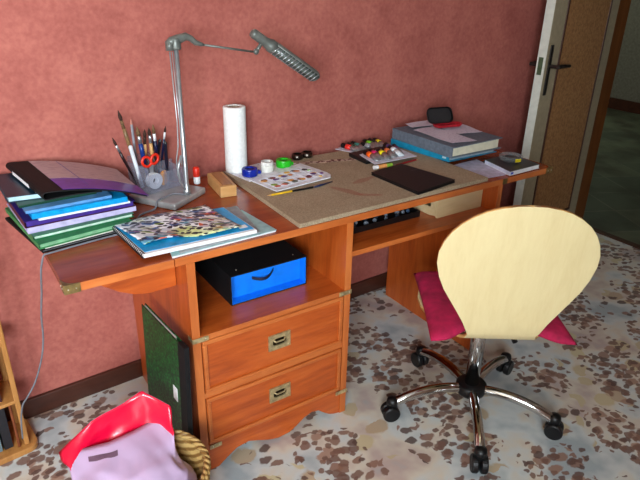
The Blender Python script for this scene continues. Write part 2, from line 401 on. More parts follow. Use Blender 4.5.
t = MB(); ring_frame(t, px0, px1, pz0, pz1, .016, -.006, -.0005); t.build('panel_moulding', M['door_trim'], dr, bevel=.003)
MB().box(px0+.016, px1-.016, -.003, -.0005, pz0+.016, pz1-.016).build('door_panel', M['cork'], dr)
hd = MB(); hd.box(.022, .047, -.006, -.0005, .885, 1.115); hd.tube([(.035, -.006, 1.02), (.035, -.05, 1.02)], .009); hd.tube([(.035, -.045, 1.02), (.10, -.048, 1.02), (.155, -.045, 1.015)], [.010, .009, .008])
hd.build('door_handle', M['iron'], dr, bevel=.001)
hd = MB(); hd.box(.022, .047, T+.0005, T+.006, .885, 1.115); hd.tube([(.035, T+.006, 1.02), (.035, T+.05, 1.02)], .009); hd.tube([(.035, T+.045, 1.02), (.12, T+.045, 1.02)], .009)
hd.build('door_handle', M['iron'], dr, bevel=.001)
lt = MB(); lt.box(-.004, -.002, .012, .034, .98, 1.06); lt.build('latch_plate', col((96, 120, 92), .4, .6), dr)

# ------------------------------------------------------------------ desk
D = .5845; yB = -.020
desk = thing('desk', 'long cherry wood writing desk with brass corners, two drawers and side leaves', 'desk')
TK = .0215
def dbox(name, a, mat, bev=.0015, parent=desk, **k): return MB().box(*a).build(name, mat, parent, bevel=bev, **k)
def slab(name, x0, x1, y0, y1, z0, z1):
    s = MB(); s.box(x0, x1, y0+.0012, y1, z0, z1); s.mat(1); s.box(x0+.0005, x1-.0005, y0, y0+.0012, z0, z1)
    return s.build(name, [M['top'], M['edge']], desk, bevel=.0)
slab('desktop', .0008, 1.2500, -D, yB, H-TK, H)
slab('leaf', -.2671, -.0008, -D, yB-.006, H-TK, H)
slab('leaf', 1.2516, 1.5185, -D, yB, H-TK, H)
def panel(name, x0, x1, y0, y1, z0, z1):
    s = MB(); s.box(x0, x1, y0+.0012, y1, z0, z1); s.mat(1); s.box(x0, x1, y0, y0+.0012, z0, z1)
    return s.build(name, [M['wz'], M['edgez']], desk)
zt = H-TK-.0005
panel('side_panel', .0296, .0532, -D, yB-.0, 0, zt)
panel('side_panel', .5453, .5689, -D, yB, 0, zt)
panel('side_panel', 1.2192, 1.2428, -D, yB, 0, zt)
# cabinet shelf, rails, apron, back
s = MB(); s.box(.0532, .5453, -D+.0012, yB-.02, .4796, .4966); s.mat(1); s.box(.0532, .5453, -D, -D+.0012, .4796, .4966)
s.build('shelf', [M['wx'], M['edge']], desk)
dbox('drawer_rail', (.0532, .5453, -D+.002, -D+.03, .278, .296), M['edge'])
dbox('back_panel', (.0532, .5453, yB-.02, yB-.008, .05, zt), M['wx'])
dbox('back_panel', (.5689, 1.2192, yB-.14, yB-.122, .44, .606), M['wx'])   # modesty board in the knee space
# ogee apron
ap = [(.0532, .102)]
key = [(.0532, .0), (.085, .0), (.115, .022), (.15, .043), (.19, .048), (.225, .034), (.262, .017), (.30, .007), (.342, .010), (.372, .026), (.400, .045), (.43, .055), (.458, .049), (.482, .028), (.504, .012), (.525, .004), (.5453, .0)]
mb = MB()
ya_, yb_ = -D+.004, -D+.022
kk = []
for (x0, z0), (x1, z1) in zip(key, key[1:]):
    for j in range(3):
        t_ = j/3; kk.append((x0+(x1-x0)*t_, z0+(z1-z0)*t_))
kk.append(key[-1])
mb.loft([[Vector((x, ya_, z)), Vector((x, ya_, .102)), Vector((x, yb_, .102)), Vector((x, yb_, z))] for x, z in kk], cap0=True, cap1=True)
mb.build('apron', M['wx'], desk)
dbox('cabinet_floor', (.0532, .5453, -D+.024, yB-.02, .085, .101), M['wx'])
# drawers
def drawer(z0, z1):
    s = MB(); x0, x1 = .0575, .5410
    s.box(x0, x1, -D+.004, -D+.02, z0, z1)
    dd = s.build('drawer', M['wx'], desk, bevel=.001)
    f = MB(); w = .013
    ring_frame(f, x0, x1, z0, z1, w, -D-.003, -D+.0036)
    f.build('drawer_moulding', M['edge'], dd, bevel=.0025)
    bx = MB(); bx.box(x0+.01, x1-.01, -D+.021, -.12, z0+.012, z1-.02); bx.build('drawer_box', M['pine'], dd)
    cx, cz = .305, (z0+z1)/2+.004
    h = MB(); pw, ph = .038, .027
    # plate around a recessed oval
    n = 32; outer = []; inner = []
    for k in range(n):
        a = 2*math.pi*k/n; ca, sa = math.cos(a), math.sin(a)
        e = max(abs(ca), abs(sa)); outer.append((cx+pw*ca/e, cz+ph*sa/e))
        sg = lambda v: (abs(v)**.6)*(1 if v >= 0 else -1)
        inner.append((cx+.024*sg(ca), cz+.013*sg(sa)))
    yf, yb_ = -D-.0015, -D+.0035
    F = lambda p, y: Vector((p[0], y, p[1]))
    h.loft([[F(p, yb_) for p in outer], [F(p, yf) for p in outer], [F(p, yf) for p in inner], [F(p, yb_) for p in inner]])
    hh = h.build('handle', M['brass_light'], dd)
    r_ = MB(); r_.prism(inner, -D+.0030, -D+.0038, frame=lambda p: Vector((p[0], p[2], p[1]))); r_.build('handle_recess', M['brass_dark'], dd)
    g = MB(); g.tube([(cx-.021, -D+.0005, cz+.009), (cx-.014, -D-.0035, cz+.002), (cx+.014, -D-.0035, cz+.002), (cx+.021, -D+.0005, cz+.009)], .0028, 8)
    for sx in (-.031, .031):
        for sz in (-.020, .020): g.ball((cx+sx, yf-.0005, cz+sz), .0022, 8)
    g.build('handle_grip', M['brass_light'], dd, smooth=True)
drawer(.2985, .4775); drawer(.1045, .2760)
# keyboard shelf
s = MB(); s.box(.5689, 1.2192, -D+.0042, yB-.02, .6085, .6255); s.mat(1); s.box(.5689, 1.2192, -D+.003, -D+.0042, .6085, .6255)
s.build('pull_out_shelf', [M['wx'], M['edge']], desk)
# swing bracket under the left leaf
br_ = [(.0290, zt), (-.190, zt), (-.184, .702), (-.166, .680), (-.124, .650), (-.087, .632), (-.050, .624), (.0290, .626)]
mb = MB(); mb.prism(br_, -.500, -.482, frame=lambda p: Vector((p[0], p[2], p[1]))); mb.build('leaf_bracket', M['wx'], desk, bevel=.002)
br2 = [(1.2434, zt), (1.42, zt), (1.41, .70), (1.37, .66), (1.30, .634), (1.2434, .630)]
mb = MB(); mb.prism(br2, -.38, -.362, frame=lambda p: Vector((p[0], p[2], p[1]))); mb.build('leaf_bracket', M['wx'], desk, bevel=.002)
# brass corners of the top
def corner(sx, xe):
    b_ = MB(); e = .0012
    s_ = sx
    a, c_ = sorted((xe+s_*.002, xe-s_*.036))
    b_.box(a, c_, -D-.002, -D-.0002, H-TK-.001, H+.0015)                     # front face
    a, c_ = sorted((xe+s_*.0002, xe+s_*.002))
    b_.box(a, c_, -D-.0002, -D+.036, H-TK-.001, H+.0015)                   # end face
    n = 10; poly = [(xe+s_*.0002, -D-.0002), (xe+s_*.0002, -D+.036)]
    for k in range(1, n): 
        t_ = k/n*math.pi/2; poly.append((xe-s_*(.036-.036*math.cos(t_)) , -D+.036-.036*math.sin(t_)))
    poly.append((xe-s_*.036, -D-.0002))
    b_.prism(poly, H+.0002, H+.0015)
    bmesh.ops.triangulate(b_.bm, faces=[f for f in b_.bm.faces if len(f.verts) > 4])
    b_.build('corner_bracket', M['brass'], desk)
    for p_ in ((xe-s_*.008, -D-.0024), (xe-s_*.026, -D-.0024), (xe+s_*.0024, -D+.012), (xe+s_*.0024, -D+.027)):
        MB().ball((p_[0], p_[1], H-TK/2), .0020, 8).build('screw', M['screw'], desk, smooth=True)
corner(-1, -.2671); corner(1, 1.5185)
def bracket(x0, x1, z, side=None):
    b_ = MB(); b_.box(x0, x1, -D-.0045, -D-.0032, z-.0075, z+.0075)
    if side: b_.box(x0, x0+.0013, -D-.0032, -D+.028, z-.0075, z+.0075)
    b_.build('edge_bracket', M['brass_light'], desk, bevel=.0005)
    for f in (.25, .8): MB().ball((x0+(x1-x0)*f, -D-.0048, z), .0019, 8).build('screw', M['screw'], desk, smooth=True)
    if side: MB().ball((x0-.0003, -D+.018, z), .0019, 8).build('screw', M['screw'], desk, smooth=True)
bracket(.0278, .076, .4885, True); bracket(.5225, .5705, .4885); bracket(.056, .095, .0945); bracket(.5225, .5705, .0945)
hg = MB(); hg.box(1.238, 1.262, -D-.0012, -D-.0002, H-TK, H); hg.build('leaf_hinge', M['brass'], desk)
mb = MB(); mb.tube([(.36, -D+.03, zt), (.36, -D+.03, zt-.008), (.385, -D+.03, zt-.008), (.385, -D+.03, zt)], .002, 8); mb.build('catch', M['brass'], desk)

# ------------------------------------------------------------------ drawing board
BT = .764
tag(MB().prism([(.376, -.5835), (1.170, -.5735), (1.170, -.040), (.395, -.036)], H+.0003, BT).build('drawing_board', M['chip'], bevel=.001, origin=(0, 0, 0)),
    'large brown chipboard drawing board lying flat on the middle of the desk', 'board')

# ------------------------------------------------------------------ desk lamp
lamp = thing('desk_lamp', 'tall silver desk lamp with a horizontal arm and ribbed tubular head', 'lamp', (.19, -.21, H))
def rel(p, o=(.19, -.21, H)): return tuple(a-b for a, b in zip(p, o))
def relp(ps, o=(.19, -.21, H)): return [rel(p, o) for p in ps]
mb = MB(); mb.prism([(p[0]-.19, p[1]+.21) for p in ((.122, -.280), (.266, -.181), (.172, -.042), (.026, -.124))], .0003, .022); mb.build('base', M['lampbase'], lamp, bevel=.006)
mb = MB(); mb.lathe([(.013, .0222), (.013, .035), (.009, .040), (.0072, .060), (.0072, .475)], (0, 0, 0), 24); mb.build('pole', M['steel'], lamp, smooth=True)
lamp.children[-1].data.shade_smooth()
mb = MB(); mb.tube(relp([(.171, -.21, 1.205), (.176, -.21, 1.0), (.172, -.212, .93), (.163, -.213, .89), (.163, -.213, .84), (.176, -.214, .80), (.187, -.216, .785)]), .0022, 8)
mb.tube(relp([(.176, -.216, 1.205), (.181, -.216, 1.0), (.180, -.218, .90), (.175, -.22, .87)]), .0016, 8); mb.tube(relp([(.178, -.213, .90), (.165, -.214, .86), (.168, -.214, .82), (.184, -.214, .79)]), .004, 8); mb.build('lamp_cord', M['steel'], lamp, smooth=True)
mb = MB(); mb.tube(relp([(.165, -.21, 1.224), (.178, -.21, 1.232), (.200, -.21, 1.238), (.222, -.21, 1.244), (.236, -.21, 1.238), (.25, -.21, 1.226), (.267, -.21, 1.220), (.276, -.21, 1.218)]), [.010, .013, .013, .011, .009, .008, .006, .004], 14)
mb.lathe([(.014, -.018), (.015, -.014), (.015, .010), (.012, .014)], rel((.190, -.21, 1.228)), 20); mb.lathe([(.012, -.014), (.012, .010)], rel((.172, -.21, 1.222)), 16)
mb.build('elbow_joint', M['lampgrey'], lamp, smooth=True)
mb = MB(); mb.tube(relp([(.268, -.21, 1.2195), (.435, -.21, 1.1905)]), .0034, 12); mb.build('arm', M['lampgrey'], lamp, smooth=True)
hdx = Vector((.241, 0, -.156)).normalized(); upv = Vector((hdx.z*-1, 0, hdx.x)); h0 = Vector(rel((.434, -.21, 1.247)))
upv = Vector((.543, 0, .84))
mb = MB(); mb.ball(rel((.447, -.21, 1.190)), .0095, 16); mb.tube([rel((.447, -.21, 1.190)), rel((.458, -.21, 1.203)), tuple(h0+hdx*.045)], .006, 12); mb.build('ball_joint', M['lampgrey'], lamp, smooth=True)
mb = MB(); mb.lathe([(.006, -.002), (.0125, .001), (.0150, .007), (.0150, .056), (.0165, .060), (.0185, .070), (.0208, .074), (.0208, .092), (.0185, .094)], h0, 28, hdx); mb.build('lamp_socket', M['lampgrey'], lamp, smooth=True)
# casing: upper half shell with a slatted underside
LH = .298; nseg = 14
def hring(tt, r, a0=-115, a1=115, n=20):
    side = Vector((0, 1, 0)); out = []
    for k in range(n+1):
        a = R(a0+(a1-a0)*k/n); out.append(h0+hdx*tt+(upv*math.cos(a)+side*math.sin(a))*r)
    return out
rings = [hring(.090, .0205, -66, 150), hring(LH-.03, .0205, -66, 150)]+[hring(LH-.03+.022*math.sin(R(a)), .0205*math.cos(R(a))+.0004, -66, 150) for a in (20, 40, 60, 75, 88)]
mb = MB(); mb.loft(rings, closed=False); mb.build('lamp_shade', M['lampgrey'], lamp, smooth=True, solid=.002)
mb = MB(); mb.lathe([(.006, .094), (.0125, .096), (.0125, LH-.025), (.006, LH-.018)], h0, 20, hdx); mb.build('lamp_tube', col((96, 102, 96), .2), lamp, smooth=True)
for k in range(13):
    mb = MB(); tt = .098+k*.0145
    ringp = hring(tt, .0198, 152, 292, 14); ringp = [p-hdx*.010*math.sin(math.pi*i/14) for i, p in enumerate(ringp)]
    mb.tube(ringp, .0020, 6)
    mb.build('grille_rib', M['steel'], lamp, smooth=True)

# mains cable: along the desk, over the leaf edge, down to the shelf unit
cab = [(.178, -.2175, .7755), (.165, -.204, .7755), (.148, -.195, .7755), (.120, -.208, .7755), (.098, -.220, .7755), (.084, -.230, .772), (.076, -.238, .758), (.062, -.243, .7532), (.040, -.250, .7532), (.018, -.264, .7532), (-.004, -.297, .7532), (-.022, -.335, .7532), (-.045, -.358, .7532), (-.08, -.365, .7532), (-.13, -.371, .7532), (-.18, -.378, .7532), (-.24, -.388, .7532), (-.262, -.392, .7535), (-.273, -.393, .752), (-.279, -.390, .735), (-.285, -.375, .70), (-.290, -.34, .62), (-.298, -.30, .53), (-.302, -.27, .44), (-.316, -.25, .36), (-.345, -.24, .28), (-.372, -.235, .235), (-.392, -.232, .205), (-.405, -.232, .150), (-.412, -.225, .080)]
def smooth_path(pts, n=4):
    P_ = [Vector(p) for p in pts]; out = []
    for i in range(len(P_)-1):
        p0, p1, p2, p3 = P_[max(i-1, 0)], P_[i], P_[i+1], P_[min(i+2, len(P_)-1)]
        for k in range(n):
            t_ = k/n; out.append(.5*((2*p1)+(p2-p0)*t_+(2*p0-5*p1+4*p2-p3)*t_*t_+(3*p1-p0-3*p2+p3)*t_**3))
    out.append(P_[-1]); return out
tag(MB().tube(smooth_path(cab), .0026, 8).build('power_cable', M['wire'], smooth=True), 'thin grey lamp cable crossing the desk and hanging down past its left end', 'cable')

# ------------------------------------------------------------------ organiser with brushes
N0 = Vector((.089, -.158, .7725)); U = Vector((.967, .254, 0)).normalized(); V_ = Vector((-.254, .967, 0)).normalized()
org = thing('desk_organizer', 'clear acrylic desk organizer full of brushes, on the lamp base', 'organizer', N0, math.atan2(U.y, U.x))
LU, LV = .130, .118; ob = MB(); w = .002
def obox(*a): ob.box(*a)
obox(0, LU, 0, LV, 0, .003)
def wallp(x0, x1, y0, y1, h): ob.box(x0, x1, y0, y1, .003, h)
wallp(0, w, 0, LV, .082); wallp(LU-w, LU, w, LV, .062); wallp(w, LU, LV-w, LV, .098); wallp(w, LU, 0, w, .060); wallp(w, LU-w, .055, .055+w, .078); wallp(.062, .062+w, .057, LV-w, .09); wallp(.075, .075+w, w, .055, .058)
ob.build('tray', M['acrylic'], org)
def wp(u, v, z): return N0+U*u+V_*v+Vector((0, 0, z-N0.z))
def brush(tip, foot, handle, ferr, hair, label, fl=.10, hl=.022, r=.0036, name='paintbrush', grp='brushes in the organizer'):
    tip = Vector(tip); foot = Vector(foot); d = (foot-tip).normalized(); Lb = (foot-tip).length
    q = d.to_track_quat('Z', 'Y'); t_ = thing(name, label, 'brush', tuple(foot), 0, grp)
    o = -foot
    a = tip+d*hl; c_ = tip+d*(hl+.028)
    MB().tube([tip+o, tip+d*hl*.4+o, tip+d*hl*.75+o, a+d*.003+o], [.0006, r*.85, r*1.3, r], 10).build('bristles', hair, t_, smooth=True)
    MB().tube([a+o, c_+o], [r*1.02, r*1.15], 10).build('ferrule', ferr, t_, smooth=True)
    MB().tube([c_+o, tip+d*(hl+.06)+o, foot+o], [r*1.2, r*1.35, r*.6], 10).build('handle', handle, t_, smooth=True)
    return t_
navy = col((20, 26, 62), .3); wdn = M['beech']
fz_ = .777
brush((.040, -.085, 1.028), wp(.020, .075, fz_), col((120, 92, 60), .4), M['tanhair'], M['darkhair'], 'tallest brush in the organizer, pointed dark tip and brown stem', hl=.030, r=.0048)
brush((.010, -.095, .950), wp(.012, .090, fz_), col((40, 22, 24), .3), M['steel'], M['darkhair'], 'dark-handled brush leaning furthest left out of the organizer', hl=.026, r=.0036)
brush((.085, -.105, .978), wp(.045, .074, fz_), col((18, 50, 120), .3), M['steel'], M['tanhair'], 'blue-handled brush with a wide brown tip, left in the organizer', hl=.03, r=.0056)
brush((.112, -.092, .962), wp(.050, .100, fz_), wdn, M['darkhair'], M['darkhair'], 'wooden-handled brush with a splayed dark tip in the organizer', hl=.022, r=.0044)
brush((.128, -.085, .963), wp(.072, .078, fz_), wdn, M['steel'], M['darkhair'], 'wooden-handled brush with an upright dark tip in the middle of the organizer', hl=.022, r=.0046)
brush((.138, -.098, .976), wp(.098, .090, fz_), navy, M['white'], M['tanhair'], 'navy brush with a bent brown tip and white ferrule, right in the organizer', hl=.030, r=.0044)
brush((.178, -.098, .966), wp(.108, .105, fz_), navy, M['white'], M['darkhair'], 'thin navy brush with a fine tip, rightmost in the organizer', hl=.020, r=.0030)
def stick(name, label, cat, tip, foot, r, mats, cone=.016, grp='pens in the organizer'):
    tip = Vector(tip); foot = Vector(foot); d = (foot-tip).normalized(); t_ = thing(name, label, cat, tuple(foot), 0, grp)
    MB().tube([tip-foot, tip+d*cone-foot], [r*.3, r], 8).build('tip', mats[1], t_)
    MB().tube([tip+d*cone-foot, foot-foot], r, 8).build('barrel', mats[0], t_, smooth=False)
stick('pencil', 'pencil with a pink wooden tip between the brushes', 'pencil', (.076, -.085, .996), wp(.036, .120, fz_), .0042, (col((150, 150, 158), .4), col((196, 128, 110), .6)))
stick('pen', 'white capped pen standing at the left of the organizer', 'pen', (.058, -.105, .922), wp(.014, .064, fz_), .0062, (col((226, 230, 236), .35), col((210, 214, 220), .35)), .004)
stick('marker_pen', 'slim black marker with a grey cap end behind the wooden brushes', 'pen', (.150, -.075, .948), wp(.080, .125, fz_), .0042, (M['black'], col((150, 160, 160), .4)), .012)
stick('marker_pen', 'short black marker leaning left of the navy brushes', 'pen', (.160, -.090, .925), wp(.086, .108, fz_), .0058, (col((14, 14, 26), .35), M['black']), .008)
stick('marker_pen', 'short black marker with a square top beside the navy brush handle', 'pen', (.170, -.105, .920), wp(.115, .072, fz_), .0058, (col((18, 20, 40), .35), M['black']), .008)
# scissors
sc = thing('scissors', 'scissors with orange-red handles standing in the organizer', 'scissors', wp(.035, .040, .7775))
sb = Vector((0, 0, 0))
def loop(c_, rx, rz, tilt):
    return [(c_[0]+rx*math.cos(a)*math.cos(tilt)-rz*math.sin(a)*math.sin(tilt)*.6, c_[1]+rx*math.cos(a)*.2, c_[2]+rz*math.sin(a)) for a in [2*math.pi*k/20 for k in range(20)]]
MB().tube(loop((-.010, 0, .086), .015, .016, .2), .0045, 8, closed=True).build('handle', col((222, 44, 22), .35), sc, smooth=True)
MB().tube(loop((.017, .004, .090), .013, .015, -.3), .0045, 8, closed=True).build('handle', col((222, 44, 22), .35), sc, smooth=True)
MB().prism([(-.004, .072), (.004, .072), (.002, .0), (-.001, .0)], -.001, .001, frame=lambda p: Vector((p[0], p[2], p[1]))).build('blade', M['steel'], sc)
MB().prism([(.004, .074), (.012, .078), (.004, .002), (.002, .0)], .0012, .003, frame=lambda p: Vector((p[0], p[2], p[1]))).build('blade', M['steel'], sc)
# tape reel, eraser, red sharpener
tr_ = thing('tape_reel', 'round reel of clear sticky tape in the front tray of the organizer', 'tape', wp(.037, .030, .802), 0)
ax = (-V_)
MB().lathe([(.012, -.009), (.026, -.009), (.026, .009), (.012, .009), (.012, -.009)], (0, 0, 0), 32, ax, caps=False).build('roll', M['tape_clear'], tr_)
MB().lathe([(.010, -.0085), (.0118, -.0085), (.0118, .0085), (.010, .0085), (.010, -.0085)], (0, 0, 0), 32, ax, caps=False).build('core', M['white'], tr_)
e = MB(); e.box(-.012, .012, -.006, .006, 0, .048); eo = e.build('eraser', col((232, 152, 26), .6), bevel=.003, origin=(0, 0, 0)); eo.location = wp(.085, .045, .7765); eo.rotation_euler = (R(10), R(-18), .6)
tag(eo, 'yellow-orange eraser standing in the front tray of the organizer', 'eraser')
sh = thing('glue_pot', 'small red and grey pot behind the lamp pole, right end of the organizer', 'pot', (.255, -.135, H+.0225))
MB().lathe([(.010, 0), (.011, .003), (.011, .022), (.009, .024)], (0, 0, 0), 20).build('pot_body', M['tape_clear'], sh, smooth=True)
MB().lathe([(.0105, .0245), (.0115, .026), (.0115, .052), (.009, .056), (.002, .057)], (0, 0, 0), 20).build('lid', col((214, 44, 26), .4), sh, smooth=True)

# ------------------------------------------------------------------ left stack of folders
def flat(poly, z0, z1, name, mat, label=None, cat=None, grp=None, bevel=.0008, parent=None):
    o = MB().prism(poly, z0, z1).build(name, mat, parent, bevel=bevel)
    if label: tag(o, label, cat, grp)
    return o
def inset(poly, d):
    cx = sum(p[0] for p in poly)/len(poly); cy = sum(p[1] for p in poly)/len(poly)
    return [(cx+(p[0]-cx)*(1-d), cy+(p[1]-cy)*(1-d)) for p in poly]
def folder(poly, z0, z1, cm, pm, label, grp='folders stacked at the left end', t=.0016, spine=3, name='folder', cat='folder', cap=None):
    """card folder: covers, sheets and a spine along one edge"""
    cx = sum(p[0] for p in poly)/4; cy = sum(p[1] for p in poly)/4
    o = thing(name, label, cat, (cx, cy, z0), 0, grp)
    P_ = [(p[0]-cx, p[1]-cy) for p in poly]; h = z1-z0
    MB().prism(P_, 0, t).build('bottom_cover', cm, o, bevel=.0004)
    MB().prism(P_, h-t, h).build('top_cover', cap or cm, o, bevel=.0004)
    MB().prism(inset(P_, .035), t+.0002, h-t-.0002).build('sheets', pm, o)
    a, b_ = P_[spine], P_[(spine+1) % 4]; ca = (a[0]*.985, a[1]*.985); cb = (b_[0]*.985, b_[1]*.985)
    MB().prism([a, b_, cb, ca], t, h-t).build('spine', cm, o)
    return o
G1 = 'folders stacked at the left end'
folder([(-.273, -.377), (-.050, -.349), (-.096, -.066), (-.319, -.094)], H+.0005, .7585, M['blackboard'], col((90, 88, 90), .7), 'black card folder at the very bottom of the left folder stack')
flat([(-.264, -.374), (-.052, -.347), (-.09, -.12), (-.300, -.15)], .7587, .7645, 'papers', col((206, 200, 192), .8), 'sheaf of white and brown papers just above the bottom black folder', 'papers')
folder([(-.279, -.383), (-.030, -.348), (-.060, -.035), (-.312, -.069)], .7647, .779, col((62, 142, 84), .5), col((120, 170, 130), .6), 'light green folder low in the left folder stack', cap=col((36, 120, 70), .5))
folder([(-.285, -.352), (-.016, -.327), (-.033, -.062), (-.305, -.085)], .7792, .790, col((26, 110, 66), .35), col((190, 214, 196), .6), 'dark green plastic folder with pale sheets, below the purple folder')
folder([(-.292, -.330), (-.004, -.312), (-.020, -.055), (-.306, -.073)], .7902, .806, col((188, 180, 216), .35), col((206, 200, 230), .5), 'lilac plastic sleeve just under the dark purple folder', name='document_sleeve', cat='sleeve', spine=0)
folder([(-.296, -.328), (-.006, -.318), (-.018, -.060), (-.308, -.073)], .8062, .824, col((74, 22, 44), .4), col((60, 36, 128), .5), 'dark purple folder in the middle of the left folder stack', cap=col((46, 26, 110), .4))
folder([(-.262, -.338), (-.024, -.332), (-.030, -.10), (-.285, -.10)], .8242, .8305, col((226, 228, 240), .5), M['white'], 'thin white folder between the purple and the bright blue ones', t=.001, spine=0)
folder([(-.277, -.338), (-.031, -.335), (-.036, -.08), (-.290, -.08)], .8307, .8455, col((10, 150, 216), .3), col((10, 160, 226), .3), 'bright cyan folder in the left folder stack', spine=0)
folder([(-.288, -.330), (-.069, -.322), (-.075, -.08), (-.296, -.07)], .8457, .853, col((96, 152, 206), .4), col((120, 170, 220), .5), 'pale blue folder on top of the cyan one', spine=0)
folder([(-.298, -.300), (-.10, -.290), (-.10, -.08), (-.306, -.06)], .8532, .859, col((16, 66, 44), .4), col((30, 84, 60), .5), 'dark green folder on top of the pale blue one')
bk = folder([(-.318, -.262), (-.10, -.290), (-.08, -.075), (-.322, -.050)], .8592, .8745, col((18, 48, 66), .35), col((180, 214, 224), .5), 'dark teal book with pale blue edges, directly under the black binder', name='book', cat='book', spine=1)
bd = thing('ring_binder', 'black binder with a printed sheet and purple band, topmost at the left end', 'binder', (-.13, -.20, .875), 0)
# profile: a folded black cover rising at the spine and sagging to the right, carried along y
def bprof(t_, y):
    pass
fl, fr, brr, bl = Vector((-.243, -.350, 0)), Vector((.018, -.357, 0)), Vector((.014, -.080, 0)), Vector((-.282, -.035, 0))
def bz(u): return .900-.056*u**2
def bpt(u, v, z): 
    a = fl.lerp(fr, u); b_ = bl.lerp(brr, u); p = a.lerp(b_, v); return Vector((p.x+.13, p.y+.20, z-.875))
def sec(v):
    pts = []
    for k in range(9):
        u = 1-.99*k/8*.96; pts.append(bpt(u, v, bz(u)))
    for k in range(1, 8):
        a = math.pi*k/8; pts.append(bpt(.03-.035*math.sin(a), v, bz(0)-.010+.010*math.cos(a)))
    for k in range(9):
        u = .05+.50*k/8; pts.append(bpt(u, v, bz(u)-.0205+.030*u))
    return pts
mb = MB(); mb.loft([sec(v/4) for v in range(5)], closed=False); mb.build('cover', M['blackboard'], bd, solid=.0024)
mb = MB(); mb.grid(lambda u, v: bpt(.19+.81*u, .36+.62*v, bz(.19+.81*u)+.0028), 16, 4); mb.build('title_sheet', M['form'], bd, solid=.0006)
mb = MB(); mb.grid(lambda u, v: bpt(.19+.83*u, .01+.34*v, bz(.19+.83*u)+.0028), 16, 4); mb.build('purple_band', col((92, 56, 166), .3), bd, solid=.0006)
mb = MB(); mb.grid(lambda u, v: bpt(.43+.005*u+(1-v)*.03, .1+.86*v, bz(.44)+.0042), 1, 6); mb.build('blue_line', col((84, 84, 150), .4), bd, solid=.0005)
mb = MB(); mb.grid(lambda u, v: bpt(.05*0-.008, .35+.45*v, .882+.010*u), 1, 6); mb.build('spine_label', M['white'], bd, solid=.0008)

# ------------------------------------------------------------------ sketch pads in front
nb_ = thing('notebook', 'pale blue-green exercise book, lowest under the sketch pad', 'notebook', (.14, -.47, H+.0005), 0)
MB().prism([(-.142, -.107), (.166, -.098), (.150, .085), (-.10, .10)], 0, .005).build('pages', M['white'], nb_)
MB().prism([(-.143, -.109), (.168, -.100), (.152, .086), (-.10, .102)], .0052, .0064).build('cover', col((150, 190, 192), .4), nb_)
mg = thing('magazine', 'grey-backed magazine peeking out right of the sketch pad', 'magazine', (.14, -.45, .7570), 0)
MB().prism([(-.12, -.125), (.118, -.115), (.150, .095), (-.08, .10)], 0, .0035).build('pages', col((150, 156, 160), .6), mg)
sk = thing('sketch_pad', 'spiral sketch pad with a wavy multicoloured abstract cover over bright blue', 'sketch pad', (.09, -.43, .7607), 0)
pp = [(-.158, -.130), (.156, -.140), (.150, .060), (-.172, .092)]
MB().prism(pp, 0, .010).build('pages', M['white'], sk, bevel=.001)
MB().prism([(-.152, -.118), (.152, -.128), (.147, .058), (-.168, .090)], .0102, .0112).build('back_sheet', col((20, 158, 220), .35), sk)
MB().box(.118, .143, -.112, -.092, .0113, .0116).build('price_label', M['white'], sk)
def art(u, v):
    a = Vector((-.152, -.085)).lerp(Vector((.128, -.105)), u); b_ = Vector((-.172, .094)).lerp(Vector((.104, .096)), u)
    p = a.lerp(b_, v); return Vector((p.x+.012*math.sin(u*5+1)*(1-v), p.y+.010*math.sin(u*6.0)*(1-v)-.006*u, .0135+.0035*math.sin(u*9+v*4)*(.4+.6*(1-v))+.003))
mb = MB(); mb.grid(art, 30, 14); mb.build('cover', M['art'], sk, smooth=True, solid=.0008)
for k in range(24):
    y = -.126+.213*k/23; x = -.159-.013*(k/23)
    mb = MB(); mb.tube([(x+.0045*math.cos(a), y, .0062+.0072*math.sin(a)) for a in [2*math.pi*i/12 for i in range(12)]], .0012, 6, closed=True)
    mb.build('spiral_ring', M['black'], sk)

# ------------------------------------------------------------------ wooden block box and kitchen roll
wb = thing('pencil_box', 'small oblong beech box lying beside the kitchen roll', 'box', (.331, -.170, H+.0003), R(-77.0)*0+R(-70))
wb.location = (.325, -.175, H+.0003); wb.rotation_euler = (0, 0, R(82))
MB().box(-.076, .076, -.027, .027, 0, .037).build('box_body', M['beech'], wb, bevel=.002)
s = MB(); s.box(-.068, .070, -.016, .016, .0372, .0400); s.build('sliding_lid', wood('beech_lid', (130, 84, 44), (160, 108, 62), (180, 130, 82), 'X', .5), wb, bevel=.001)
kr = thing('kitchen_roll', 'tall white roll of kitchen paper standing against the wall', 'paper roll', (.444, -.034-.012, BT+.0004))
kr.location = (.437, -.060, BT+.0026)
MB().lathe([(.020, 0), (.0375, 0), (.0385, .003), (.0385, .225), (.0375, .228), (.020, .228), (.020, 0)], (0, 0, 0), 48, caps=False).build('paper', M['roll'], kr, smooth=False)
kr.children[0].data.shade_smooth()
MB().lathe([(.0180, .002), (.0198, .002), (.0198, .2265), (.0180, .2265), (.0180, .002)], (0, 0, 0), 32, caps=False).build('core', col((140, 128, 112), .8), kr, smooth=True)

